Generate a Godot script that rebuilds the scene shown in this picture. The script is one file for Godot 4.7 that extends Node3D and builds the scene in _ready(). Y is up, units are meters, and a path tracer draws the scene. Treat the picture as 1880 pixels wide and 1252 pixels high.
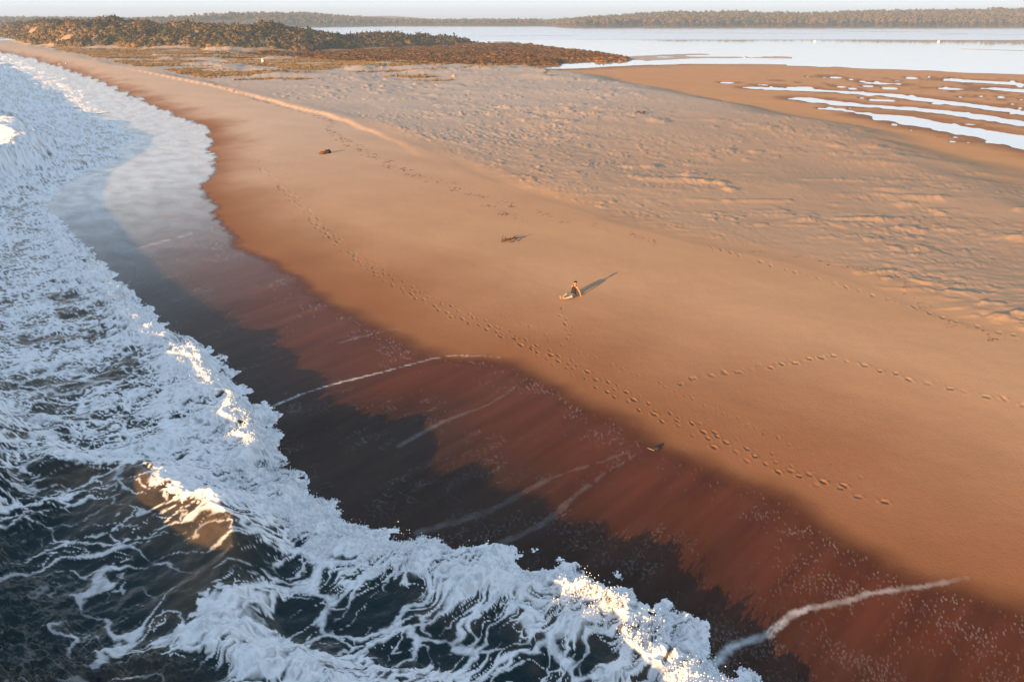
extends Node3D

# ------------------------------------------------------------------ constants
const CAM_H := 16.5          # metres above the sea
const STEP := 0.0015        # angular spacing of the ground's vertices, radians (about one pixel)
const SQ := 0.70710678
const SUN_DIR := Vector3(0.62, 0.0, -0.785)   # where the shadows fall on level ground
const SUN_EL := 7.4

# coast lines in shore coordinates: pairs of metres along the beach, metres landward
var S_PTS := [-40, 23, 2.5, 23.2, 3.9, 22.8, 4.9, 22.2, 6.4, 22.3, 8.2, 22.9, 10.0, 23.4, 11.2, 23.6, 12.5, 23.3, 14.5, 23.3, 16.1, 23.8, 17.9, 24.0, 20.2, 24.2, 22.3, 24.5, 25.2, 25.1, 26.6, 24.2, 27.8, 23.2, 29.9, 22.9, 34.3, 23.3, 39.5, 23.9, 44.5, 24.9, 48.8, 25.6, 51.4, 25.2, 55.5, 26.2, 62.0, 28.1, 72.1, 32.3, 77.6, 34.1, 81.7, 36.9, 89.5, 41.0, 105.1, 48.2, 120.0, 54.7, 136.5, 58.0, 166.6, 64.2, 213.1, 74.3, 280.2, 87.3, 371.2, 102.5, 457.4, 112.9, 900, 170]
var F_PTS := [-40, 17, 5, 15.2, 7.2, 15.5, 7.8, 16.0, 8.7, 16.0, 9.5, 16.2, 10.8, 16.4, 12.2, 16.3, 13.3, 15.5, 15.1, 15.3, 16.6, 14.3, 17.9, 13.5, 19.3, 13.0, 21.5, 12.7, 23.5, 12.6, 25.7, 12.7, 27.1, 13.7, 29.1, 14.4, 33.2, 15.0, 37.0, 15.8, 43.5, 15.7, 50.6, 16.7, 57.7, 17.9, 71.2, 19.8, 83.6, 22.1, 92, 25.0, 99.3, 30.0, 106.2, 36.5, 124.4, 45.0, 166, 55.0, 213, 67, 280, 81, 371, 97, 457, 108, 900, 165]
var B_PTS := [-40, 40, 7.7, 42.0, 11.5, 42.3, 17.8, 45.5, 22.0, 46.0, 27.0, 45.8, 34.5, 46.3, 40.6, 47.9, 49.3, 49.9, 59.4, 53.3, 75.6, 60.1, 90.0, 65.2, 104.6, 70.0, 123.0, 73.7, 146.4, 78.6, 177.3, 85.0, 205.0, 88.6, 236.5, 93.3, 277.8, 99.1, 376.5, 115.4, 594.7, 151.1, 900, 200]
var C_PTS := [-40, 8.5, 11, 8.5, 14, 7.6, 16, 6.1, 18, 6.3, 20, 8.0, 21.3, 9.0, 24, 8.6, 28, 7.8, 33, 5.0, 60, 0, 900, 0]
var A1_PTS := [-40, 0.8, 7, 0.5, 9, 0.55, 13, 0.55, 16, 0.5, 18, 0.42, 20.5, 0.45, 23, 0.85, 27, 0.9, 33, 0.8, 45, 0.75, 60, 0.55, 80, 0.35, 100, 0.14, 130, 0.06, 200, 0.06, 900, 0.1]
var A2_PTS := [-40, 0.6, 12, 0.7, 14, 0.85, 16, 0.85, 18, 1.02, 20, 1.26, 21.5, 1.4, 24, 1.25, 27, 1.05, 30, 0.8, 34, 0.55, 38, 0.3, 45, 0.0, 900, 0]
const T_STEP := 0.5
const T_MIN := -40.0
var tS: PackedFloat32Array
var tF: PackedFloat32Array
var tB: PackedFloat32Array
var tC: PackedFloat32Array
var tA1: PackedFloat32Array
var tA2: PackedFloat32Array

var n_low := noise(11, 1.0, 3)
var n_mid := noise(12, 1.0, 3)
var n_fine := noise(13, 1.0, 2)
var n_one := noise(14, 1.0, 1)
var n_warp := noise(15, 1.0, 2)
var n_cell := cells(16, FastNoiseLite.RETURN_DISTANCE2_SUB)
var n_ridge := ridged(21)
var n_dots := cells(18, FastNoiseLite.RETURN_DISTANCE)

# ------------------------------------------------------------------ helpers
func noise(seed_: int, freq: float, oct: int) -> FastNoiseLite:
	var n := FastNoiseLite.new()
	n.noise_type = FastNoiseLite.TYPE_SIMPLEX_SMOOTH if oct > 1 else FastNoiseLite.TYPE_SIMPLEX
	n.seed = seed_
	n.frequency = freq
	n.fractal_type = FastNoiseLite.FRACTAL_FBM if oct > 1 else FastNoiseLite.FRACTAL_NONE
	n.fractal_octaves = oct
	return n

func ridged(seed_: int) -> FastNoiseLite:
	var n := noise(seed_, 1.0, 4)
	n.fractal_type = FastNoiseLite.FRACTAL_RIDGED
	n.fractal_octaves = 4
	n.fractal_gain = 0.55
	n.fractal_lacunarity = 2.1
	return n

func cells(seed_: int, what: int) -> FastNoiseLite:
	var n := FastNoiseLite.new()
	n.noise_type = FastNoiseLite.TYPE_CELLULAR
	n.seed = seed_
	n.frequency = 1.0
	n.fractal_type = FastNoiseLite.FRACTAL_NONE
	n.cellular_distance_function = FastNoiseLite.DISTANCE_EUCLIDEAN
	n.cellular_return_type = what
	n.cellular_jitter = 1.0
	return n

func table(pts: Array, blur: int) -> PackedFloat32Array:
	var n := int((900.0 - T_MIN) / T_STEP) + 1
	var out := PackedFloat32Array()
	out.resize(n)
	var k := 0
	for i in n:
		var a := T_MIN + i * T_STEP
		while k < pts.size() / 2 - 2 and a > pts[2 * k + 2]:
			k += 1
		var t := clampf((a - pts[2 * k]) / (pts[2 * k + 2] - pts[2 * k]), 0.0, 1.0)
		out[i] = lerpf(pts[2 * k + 1], pts[2 * k + 3], t)
	for pass_ in blur:
		var src := out.duplicate()
		for i in range(1, n - 1):
			out[i] = (src[i - 1] + 2.0 * src[i] + src[i + 1]) * 0.25
	return out

func at(t: PackedFloat32Array, a: float) -> float:
	var f := clampf((a - T_MIN) / T_STEP, 0.0, t.size() - 2.0)
	var i := int(f)
	return t[i] + (t[i + 1] - t[i]) * (f - i)

func near_line(x: float, z: float, p: PackedVector2Array) -> float:
	var best := 1e9
	var q := Vector2(x, z)
	for i in p.size() - 1:
		var d := Geometry2D.get_closest_point_to_segment(q, p[i], p[i + 1]).distance_squared_to(q)
		if d < best:
			best = d
	return sqrt(best)

func ss(a: float, b: float, x: float) -> float:
	var t := clampf((x - a) / (b - a), 0.0, 1.0)
	return t * t * (3.0 - 2.0 * t)

func curve(list: Array) -> PackedVector2Array:
	var p := v2(list)
	var out := PackedVector2Array()
	for i in p.size() - 1:
		for k in 4:
			out.append(p[i].cubic_interpolate(p[i + 1], p[maxi(i - 1, 0)], p[mini(i + 2, p.size() - 1)], k / 4.0))
	out.append(p[-1])
	return out

func v2(list: Array) -> PackedVector2Array:
	var out := PackedVector2Array()
	for i in list.size() / 2:
		out.append(Vector2(list[2 * i], list[2 * i + 1]))
	return out

# ------------------------------------------------------------------ the lie of the land
var g_a: float
var g_b: float
var g_d: float      # metres landward of the swash edge
var g_w: float      # width of the foreshore there
var g_flat: float   # 0..1 on the tidal flats
var g_marsh: float
var g_dune: float
var g_pool: float

var pools := [
	[v2([60.5, -206, 72, -200, 76.3, -196.1, 85.5, -186.3, 88.0, -176.3, 92.3, -163.0, 94, -148.8, 96, -138]), 2.2],
	[v2([62.7, -178.7, 67.8, -166.1, 78.2, -156.0, 82, -147.8, 85.4, -131.9, 87, -122]), 2.2],
	[v2([60.8, -158.9, 64.5, -151.5]), 0.9],
	[v2([66.6, -145.4, 68.5, -133.3, 71.5, -119, 72.6, -104, 72, -92]), 3.0],
	[v2([72, -128, 77, -115, 79, -102, 80, -92]), 1.4],
	[v2([63.7, -213.7, 73.6, -208.6]), 1.4], [v2([95.8, -222.7, 101.2, -215.5]), 1.6], [v2([123.5, -232.5, 133.2, -217.2, 138, -205]), 3.0],
	[v2([118.0, -205.4, 122.6, -194.1]), 2.4], [v2([106.5, -203.8, 109.5, -200.6]), 1.4], [v2([56.6, -222.7, 59.0, -220.9]), 1.0],
	[v2([92.6, -247.8, 94.1, -245.5]), 1.3], [v2([94.0, -241.0, 95.1, -238.8]), 1.2], [v2([82.0, -213.7, 83.2, -203.8]), 0.9],
	[v2([-63.4, -314.7, -50.5, -300.3, -41.8, -293.6, -32.3, -290.3]), 2.6],
	[v2([14, -294, 25, -304.5, 38.7, -314.0, 64.0, -328, 108.8, -323, 140, -300]), 7.5],
]
var spits := [
	[v2([45, -355, 62, -376, 77.0, -390.0, 96.6, -401, 114.6, -397, 126.5, -390]), 7.0],
	[v2([38, -330, 60, -352, 80, -365, 100, -367, 118.0, -362]), 8.0],
]
var bars := [
	[v2([50, -655, 152, -660, 272, -650, 362, -612, 460, -585]), 5.0], [v2([418, -841, 465, -868]), 12.0], [v2([448, -816, 520, -816, 600, -790]), 14.0],
	[v2([381, -1050, 430, -993, 490, -960]), 14.0], [v2([244, -462, 272, -430, 300, -400]), 2.0], [v2([120, -930, 240, -900, 330, -860]), 6.0], [v2([-40, -760, 60, -790]), 5.0],
]
var ridge := [-520, -850, 12, -330, -615, 11.5, -268, -520, 11.5, -226, -470, 13.6, -180, -455, 11.6, -150, -445, 10.9, -133, -445, 11.4, -115, -450, 8.0, -98, -460, 6.0, -70, -490, 4.2, -45, -520, 2.3, -34, -535, 1.2]
var marsh_poly := v2([-124, -372, -100, -345, -81, -327, -59, -305, -33, -285, 0, -290, 14, -297, 30, -313, 47, -338, 50, -350, 44, -378, 40, -400, 28, -450, 4, -535, -36, -545, -70, -470, -102, -425])

func ground(x: float, z: float) -> float:
	var a := (-x - z) * SQ
	var b := (x - z) * SQ
	g_a = a
	g_b = b
	var s0 := at(tS, a)
	var slope := (at(tS, a + 3.0) - at(tS, a - 3.0)) / 6.0
	var k := 1.0 / sqrt(1.0 + slope * slope)
	var far := clampf((a - 20.0) / 200.0, 0.0, 1.0)
	var d0 := (b - s0) * k
	var d := d0
	d += n_mid.get_noise_2d(x * 0.35, z * 0.35) * (0.35 + 1.2 * far) + n_mid.get_noise_2d(x * 0.08, z * 0.08) * 2.0 * far
	var w := (at(tB, a) - s0) * k
	g_d = d
	g_w = w
	g_flat = 0.0
	g_marsh = 0.0
	g_dune = 0.0
	g_pool = -9.0
	if d0 < 0.0:
		return maxf(0.9 + 0.075 * d0, -2.0) + 0.006 * n_mid.get_noise_2d(a * 0.5, b * 0.15) * ss(0.0, -1.0, d0)
	var scarp := 0.24 * ss(55.0, 115.0, a) * (1.0 - ss(200.0, 300.0, a))
	var t := d0 / w
	var top := 2.25 + scarp
	if t < 1.0:
		var u := t * 1.35 - 0.35 * t * t
		var h := 0.9 + 1.35 * u
		var edge := 0.92 + 0.03 * n_mid.get_noise_2d(a * 0.07, b * 0.07) + 0.008 * n_mid.get_noise_2d(a * 0.5, b * 0.5)
		h += scarp * ss(edge - 0.005, edge + 0.045, t)
		return h + (lerpf(0.022, 0.010, far) * n_mid.get_noise_2d(x * 0.13, z * 0.13) + 0.005 * n_mid.get_noise_2d(x * 0.9, z * 0.9)) * ss(0.0, 3.0, d0)
	var e := d0 - w
	var h := top - minf(0.004 * e, 0.6)
	# small wind-blown bumps, larger hummocks further inland
	var patch := ss(-0.25, 0.35, n_low.get_noise_2d(x * 0.035 + 7.0, z * 0.035))
	var grow := ss(0.0, 3.0, e)
	var rough := grow * (0.35 + 0.65 * patch) * (1.0 + 0.8 * ss(40.0, 60.0, a) * (1.0 - ss(95.0, 125.0, a)) * (1.0 - ss(18.0, 40.0, e)))
	h += rough * 0.055 * n_mid.get_noise_2d(x * 0.5, z * 0.9)
	var tread := n_fine.get_noise_2d(x * 1.7 + 5.0, z * 2.3)
	h += rough * 0.06 * tread * ss(-0.3, 0.5, n_mid.get_noise_2d(x * 0.21, z * 0.3))
	h += grow * 0.35 * n_low.get_noise_2d(x * 0.02, z * 0.02)
	var wx := x + 3.0 * n_warp.get_noise_2d(x * 0.12, z * 0.12)
	var hum := n_mid.get_noise_2d(wx * 0.09 + 31.0, z * 0.24)
	var hump := ss(0.08, 0.7, hum) * ss(-0.25, 0.2, n_low.get_noise_2d(x * 0.018 - 9.0, z * 0.026 + 3.0)) * ss(4.0, 22.0, e)
	h += 0.32 * hump * (1.0 + 0.2 * tread)
	var fleck := ss(0.16, 0.55, n_mid.get_noise_2d(wx * 0.30 + 3.0, z * 0.62)) * ss(-0.2, 0.3, n_low.get_noise_2d(x * 0.03 + 4.0, z * 0.04))
	h += grow * 0.11 * fleck
	# tidal flats on the lagoon side
	var xp := 56.0
	if z < -126.0:
		xp = remap(z, -126.0, -190.0, 55.5, 38.0)
	if z < -190.0:
		xp = remap(z, -190.0, -255.0, 38.0, 22.0)
	if z < -255.0:
		xp = remap(z, -255.0, -300.0, 22.0, -10.0)
	var g := x - xp
	if z > -310.0 and g > -20.0:
		var f := ss(-14.0, 3.0, g + 4.0 * n_low.get_noise_2d(x * 0.03, z * 0.03))
		g_flat = f
		h = lerpf(h, 0.24 + 0.05 * n_low.get_noise_2d(x * 0.05, z * 0.05), f)
	if z < -180.0:
		# inner coast: marsh, lagoon, dunes
		var m := -1.0
		if x > -135.0 and x < 60.0 and z < -275.0 and z > -560.0:
			m = 40.0
			for i in marsh_poly.size():
				var p := marsh_poly[i]
				var q := marsh_poly[(i + 1) % marsh_poly.size()]
				m = minf(m, Geometry2D.get_closest_point_to_segment(Vector2(x, z), p, q).distance_to(Vector2(x, z)))
			if not Geometry2D.is_point_in_polygon(Vector2(x, z), marsh_poly):
				m = -m
			m += 4.0 * n_low.get_noise_2d(x * 0.05, z * 0.05)
			g_marsh = ss(-2.0, 3.0, m)
			h = lerpf(h, 0.62 + 0.18 * n_mid.get_noise_2d(x * 0.09, z * 0.09), ss(-12.0, 4.0, m))
		# lagoon bed
		var zl := -300.0
		if x > 17.0 and x < 65.0:
			zl = remap(x, 17.0, 65.0, -297.0, -334.0)
		elif x >= 65.0 and x < 155.0:
			zl = remap(x, 65.0, 155.0, -334.0, -255.0)
		elif x >= 155.0:
			zl = maxf(remap(x, 155.0, 260.0, -255.0, -190.0), -255.0)
		var xe := 40.0
		if z < -400.0:
			xe = remap(z, -400.0, -540.0, 38.0, -10.0)
		if z < -540.0:
			xe = remap(z, -540.0, -570.0, -10.0, -120.0)
		if z < -570.0:
			xe = remap(z, -570.0, -970.0, -120.0, -262.0)
		var lag := -1e3
		if x > 17.0:
			lag = zl - z
		if z < -335.0:
			lag = maxf(minf(x - xe, -300.0 - z), lag if x > 44.0 else -1e3)
		lag += 5.0 * n_low.get_noise_2d(x * 0.06, z * 0.06)
		if g_marsh < 0.5:
			h = lerpf(h, -0.35, ss(-2.0, 14.0, lag))
		if x > 17.0 and z > -345.0 and z < -285.0:
			h = minf(h, 0.2 + 0.05 * n_low.get_noise_2d(x * 0.04, z * 0.04))
	if g_flat > 0.9 and x > 62.0 and z > -245.0 and z < -90.0:
		var pn := n_mid.get_noise_2d(x * 0.035 + 0.012 * z + 2.0, z * 0.17) + 0.25 * n_fine.get_noise_2d(x * 0.16, z * 0.4)
		g_pool = (pn - 0.36) * 3.0 - 0.25 * ss(85.0, 62.0, x)
	if x > -80.0 and z < -80.0 and z > -420.0 and (g_flat > 0.3 or x < -20.0 or z < -280.0):
		if z > -335.0:
			for p in pools:
				var bb: PackedVector2Array = p[0]
				if absf(x - bb[0].x) > 140.0 or x < bb[0].x - 14.0:
					continue
				var r := near_line(x, z, bb) + 1.5 * n_mid.get_noise_2d(x * 0.10, z * 0.22) + 0.8 * n_fine.get_noise_2d(x * 0.35, z * 0.5)
				g_pool = maxf(g_pool, 1.0 - r / (float(p[1]) * 2.0))
			h -= maxf(0.0, g_pool) * 0.35 + (0.5 * (h - 0.2) * ss(0.2, 0.5, g_pool) if h > 0.2 else 0.0)
		else:
			for p in spits:
				var r := near_line(x, z, p[0])
				h = maxf(h, 0.24 - 0.16 * (r / float(p[1])) + 0.06 * n_low.get_noise_2d(x * 0.07, z * 0.07))
	if z < -330.0 and x < 0.0:
		var best := 0.0
		for i in ridge.size() / 3 - 1:
			var p0 := Vector2(ridge[3 * i], ridge[3 * i + 1])
			var p1 := Vector2(ridge[3 * i + 3], ridge[3 * i + 4])
			var q := Geometry2D.get_closest_point_to_segment(Vector2(x, z), p0, p1)
			var hh: float = lerpf(ridge[3 * i + 2], ridge[3 * i + 5], q.distance_to(p0) / p0.distance_to(p1))
			var r := q.distance_to(Vector2(x, z)) / (14.0 + 3.3 * hh)
			if r < 1.0:
				best = maxf(best, hh * (1.0 - r * r) * (1.0 - 0.35 * r))
		if best > 0.0:
			var lump := n_mid.get_noise_2d(x * 0.035, z * 0.035)
			best *= 0.80 * (1.0 + 0.28 * lump)
			best *= ss(1.0, 24.0, e + 5.0 * lump)
			g_dune = ss(0.2, 1.6, best)
			h += best
	# grassy hummocks between the beach and the dunes
	if z < -215.0 and g_flat < 0.5 and g_marsh < 0.5 and x < 10.0 and e > 6.0:
		h += 0.7 * ss(0.0, 0.5, n_mid.get_noise_2d(x * 0.03, z * 0.05)) * ss(6.0, 22.0, e)
	return h

# ------------------------------------------------------------------ the sea
var w_s: float
var w_s2: float
var w_foam: float
var w_dense: float
var w_turb: float

func shade_swell(a: float, s: float) -> float:  # added offshore crest, its height set along the beach to shade the foam
	var c := lerpf(13.5, 24.0, ss(105.0, 200.0, a))
	var t := (s - c) / 3.5
	return lerpf(lerpf(2.3, 2.6, ss(16.0, 19.0, a)), 2.15, ss(17.5, 21.0, a) * ss(30.0, 23.5, a)) * exp(-t * t) * ss(-20.0, 5.0, a) if absf(t) < 3.0 else 0.0

func sea(x: float, z: float) -> float:
	var a := (-x - z) * SQ
	var b := (x - z) * SQ
	var wob := n_mid.get_noise_2d(x * 0.45, z * 0.45)
	var far := ss(60.0, 160.0, a)
	var s := at(tF, a) - b + 0.9 * wob + far * 5.0 * n_low.get_noise_2d(x * 0.06, z * 0.06)
	s += 0.16 * n_fine.get_noise_2d(x * 1.8, z * 1.8) + 0.13 * n_fine.get_noise_2d(x * 6.0 + 5.0, z * 6.0)
	w_s = s
	var bed := 0.9 + 0.075 * (b - at(tS, a))
	var h := lerpf(bed - 0.03, 0.0, ss(0.0, 7.0, s))
	var rise := ss(-0.2, 1.5, s)
	if s > 1.5:
		rise *= exp(-(s - 1.5) / 4.5)
	h += at(tA1, a) * rise * (1.0 + 0.25 * n_mid.get_noise_2d(a * 0.4, 3.0))
	var c2 := at(tC, a) + 0.6 * n_mid.get_noise_2d(a * 0.3, 9.0)
	var s2 := b - c2
	w_s2 = s2
	var a2 := at(tA2, a)
	var r2 := 0.0
	if s2 > 0.0:
		r2 = 1.0 - ss(0.0, 2.4, s2)
	else:
		r2 = exp(s2 / 3.2)
	h += a2 * r2
	# outer bores far along the beach
	var far2 := ss(30.0, 60.0, a)
	if far2 > 0.0:
		var ph := b + 6.0 * n_low.get_noise_2d(a * 0.012, 5.0) - at(tF, a)
		var u := fposmod(ph + 11.0, 15.0)
		var r3 := ss(0.0, 4.0, u) * (1.0 - ss(4.0, 5.5, u))
		h += far2 * 0.28 * r3 * (0.5 + 0.8 * n_low.get_noise_2d(a * 0.03, b * 0.03)) if ph < -3.0 else 0.0
	# chop
	h += (0.10 * n_mid.get_noise_2d(x * 0.4, z * 0.4) + lerpf(0.018, 0.04, ss(26.0, 45.0, a)) * n_fine.get_noise_2d(x * 1.7, z * 1.7)) * ss(0.0, 4.0, s)
	# how much foam lies on it
	var near_ := 1.0 - ss(24.0, 34.0, a)
	var lown := n_low.get_noise_2d(x * 0.13, z * 0.22)
	var c := lerpf(0.50 + 0.38 * lown, lerpf(0.27, 0.19, ss(21.0, 17.0, a)), near_ * ss(2.2, 4.2, s))
	c = lerpf(c, 0.84 + 0.25 * lown, 1.0 - ss(1.4, 3.4, s + wob))
	var mid := ss(20.5, 23.5, a) * (1.0 - ss(30.0, 36.0, a))
	c = maxf(c, (0.76 + 0.2 * lown) * mid * ss(-0.5, 0.5, s2 + 0.5 * wob))
	var low := 1.0 - ss(18.5, 20.5, a)
	c = maxf(c, low * 0.85 * (1.0 - ss(0.8, 2.0, absf(s2 - 0.6 + wob))) * (1.0 - ss(19, 21, a)) * ss(11.0, 13.0, a))
	c -= 0.12 * near_ * ss(0.0, 6.0, -s2) + 0.18 * near_ * ss(3.0, 9.0, -s2)
	if a > 45.0:
		c = lerpf(c, 0.74 + 0.4 * n_low.get_noise_2d(a * 0.05, b * 0.12), ss(45.0, 80.0, a) * ss(2.0, 5.0, s))
	var back := ss(-3.4, -1.6, s2) * (1.0 - ss(-0.5, 0.1, s2)) * ss(18.5, 20.5, a) * (1.0 - ss(27.0, 33.0, a))
	c = lerpf(c, 0.16, back * 0.85)
	w_dense = ss(0.55, 0.85, c)
	# lace: walls of foam round dark holes, drawn out along the water's run; thicker where there is more foam
	var wx := n_warp.get_noise_2d(x * 0.35, z * 0.35) * 0.75 + n_warp.get_noise_2d(x * 1.3 + 9.0, z * 1.3) * 0.16
	var wz := n_warp.get_noise_2d(x * 0.35 + 40.0, z * 0.35) * 0.75 + n_warp.get_noise_2d(x * 1.3 + 49.0, z * 1.3) * 0.16
	var ang := lerpf(0.80, 0.12, ss(17.0, 23.0, a))
	var ca := cos(ang)
	var sa := sin(ang)
	var qx := x + wx + 9.0
	var qz := z + wz + 21.0
	var lx := (qx * ca - qz * sa) * lerpf(0.33, 0.55, ss(22.0, 36.0, a))
	var lz := qx * sa + qz * ca
	var e1 := n_cell.get_noise_2d(lx * 0.85, lz * 0.85) + 1.0
	var e2 := n_cell.get_noise_2d(lx * 2.1 + 31.0, lz * 2.1) + 1.0
	var e3 := n_cell.get_noise_2d(lx * 5.2 + 71.0, lz * 4.6) + 1.0
	var fz := n_fine.get_noise_2d(x * 5.0, z * 5.0)
	var q := c + 0.34 * n_mid.get_noise_2d(lx * 0.45 + 3.0, lz * 0.30) + 0.10 * n_fine.get_noise_2d(lx * 1.7, lz * 1.7)
	var t1 := 0.03 + 0.34 * maxf(q, 0.0) + 0.05 * fz
	var t2 := 0.62 * (q - 0.12) + 0.08 * fz
	var t3 := 0.95 * (q - 0.34) + 0.10 * fz
	var lace := ss(t1, t1 * 0.25, e1) * ss(-0.05, 0.22, q)
	if t2 > 0.0:
		lace = maxf(lace, ss(t2, t2 * 0.3, e2) * ss(0.1, 0.35, q))
	if t3 > 0.0:
		lace = maxf(lace, ss(t3, t3 * 0.3, e3) * 0.95)
	w_foam = maxf(lace, ss(0.62, 0.95, q + 0.08 * fz)) * lerpf(0.7, 1.0, ss(0.1, 0.5, q)) * lerpf(0.74, 1.0, ss(0.65, 0.05, e3 - 0.25 * fz))
	w_turb = 0.7 * ss(-3.2, -0.4, s2) * (1.0 - ss(-0.2, 1.2, s2)) * ss(18.0, 20.0, a) * (1.0 - ss(27.0, 32.0, a))
	w_turb = maxf(w_turb, 0.6 * ss(1.0, 1.8, s) * (1.0 - ss(2.4, 4.2, s + wob)) * (1.0 - ss(14.0, 18.0, a)))
	w_turb = maxf(w_turb, 0.35 * (1.0 - ss(17.0, 20.0, a)) * ss(0.0, 2.0, -s2))
	w_turb = maxf(w_turb, 0.6 * ss(28.0, 45.0, a))
	# heaped foam
	var near2 := 1.0 - 0.65 * far
	var bil := 1.0 - 2.0 * absf(n_mid.get_noise_2d(x * 0.7, z * 0.7))
	var bil2 := 1.0 - 2.2 * absf(n_fine.get_noise_2d(x * 2.3, z * 2.3)) + 0.6 * (1.0 - 2.2 * absf(n_fine.get_noise_2d(x * 5.1 + 3.0, z * 5.1)))
	h += lerpf(1.0, 0.5, ss(70.0, 110.0, a)) * (0.15 * bil + 0.045 * bil2 + 0.018 * n_fine.get_noise_2d(x * 6.0, z * 6.0)) * w_dense * ss(0.1, 1.0, s) * near2
	h += 0.02 * w_foam
	# added crest outside the view, shaped to shade the surf
	h += shade_swell(a, s)
	return h

# ------------------------------------------------------------------ fans of vertices round the camera's foot
class Fan:
	var rows: int
	var cols: int
	var th0: float
	var dth: float
	var r := PackedFloat32Array()
	var half := PackedFloat32Array()
	var pos := PackedVector3Array()
	var use := PackedByteArray()
	func key(i: int, j: int) -> int:
		return i * cols + j

func fan(dep0: float, r_max: float, step: float, top_h: float) -> Fan:
	var f := Fan.new()
	var dep := dep0
	var P := deg_to_rad(22.15)
	while true:
		var rr := (CAM_H - top_h) / tan(dep)
		if rr > r_max:
			break
		f.r.append(rr)
		var y := tan(P - dep)
		var fw := cos(P) + y * sin(P)
		f.half.append(atan(0.642 / fw) + 0.05)
		dep -= step * lerpf(1.0, 0.8, clampf(1.0 - absf(y) * 3.0, 0.0, 1.0))
	f.rows = f.r.size()
	f.th0 = -0.80
	f.dth = step
	f.cols = int(1.6 / step)
	f.pos.resize(f.rows * f.cols)
	f.use.resize(f.rows * f.cols)
	return f

func fan_mesh(f: Fan, pos: PackedVector3Array, use: PackedByteArray, bit: int, col: PackedColorArray, lift: float) -> ArrayMesh:
	var remap_ := PackedInt32Array()
	remap_.resize(f.rows * f.cols)
	remap_.fill(-1)
	var idx := PackedInt32Array()
	var vs := PackedVector3Array()
	var ns := PackedVector3Array()
	var cs := PackedColorArray()
	var C := f.cols
	for i in f.rows - 1:
		for j in C - 1:
			var k := i * C + j
			if not (use[k] and use[k + 1] and use[k + C] and use[k + C + 1]):
				continue
			if not ((use[k] | use[k + 1] | use[k + C] | use[k + C + 1]) & bit):
				continue
			for q in [k, k + 1, k + C, k + C + 1]:
				if remap_[q] < 0:
					remap_[q] = vs.size()
					var l: int = q - 1 if use[q - 1] else q
					var r: int = q + 1 if use[q + 1] else q
					var d: int = q - C if q >= C and use[q - C] else q
					var u: int = q + C if q + C < use.size() and use[q + C] else q
					var n := (pos[r] - pos[l]).cross(pos[u] - pos[d])
					n = n.normalized()
					if n.y < 0.0:
						n = -n
					vs.append(pos[q] + Vector3(0, lift, 0))
					ns.append(n)
					cs.append(col[q])
			idx.append_array(PackedInt32Array([remap_[k], remap_[k + C], remap_[k + 1], remap_[k + 1], remap_[k + C], remap_[k + C + 1]]))
	var arr := []
	arr.resize(Mesh.ARRAY_MAX)
	arr[Mesh.ARRAY_VERTEX] = vs
	arr[Mesh.ARRAY_NORMAL] = ns
	arr[Mesh.ARRAY_COLOR] = cs
	arr[Mesh.ARRAY_INDEX] = idx
	var m := ArrayMesh.new()
	if vs.size():
		m.add_surface_from_arrays(Mesh.PRIMITIVE_TRIANGLES, arr)
	print("mesh ", vs.size(), " verts ", idx.size() / 3, " tris")
	return m

func put(called: String, mesh: Mesh, mat: Material, parent: Node = self) -> MeshInstance3D:
	var o := MeshInstance3D.new()
	o.name = called
	o.mesh = mesh
	o.material_override = mat
	parent.add_child(o, true)
	return o

func tag(o: Node, label: String, category := "", group := "", kind := "") -> Node:
	o.set_meta("label", label)
	if category:
		o.set_meta("category", category)
	if group:
		o.set_meta("group", group)
	if kind:
		o.set_meta("kind", kind)
	return o

func grain(freq: float, seed_: int, oct: int, size: int) -> NoiseTexture2D:
	var t := NoiseTexture2D.new()
	t.width = size
	t.height = size
	t.seamless = true
	t.noise = noise(seed_, freq, oct)
	return t

func srgb(r: float, g: float, b: float) -> Color:
	return Color(r, g, b).linear_to_srgb()

func white_tex() -> ImageTexture:
	var im := Image.create(4, 4, false, Image.FORMAT_RGB8)
	im.fill(Color.WHITE)
	return ImageTexture.create_from_image(im)

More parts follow.
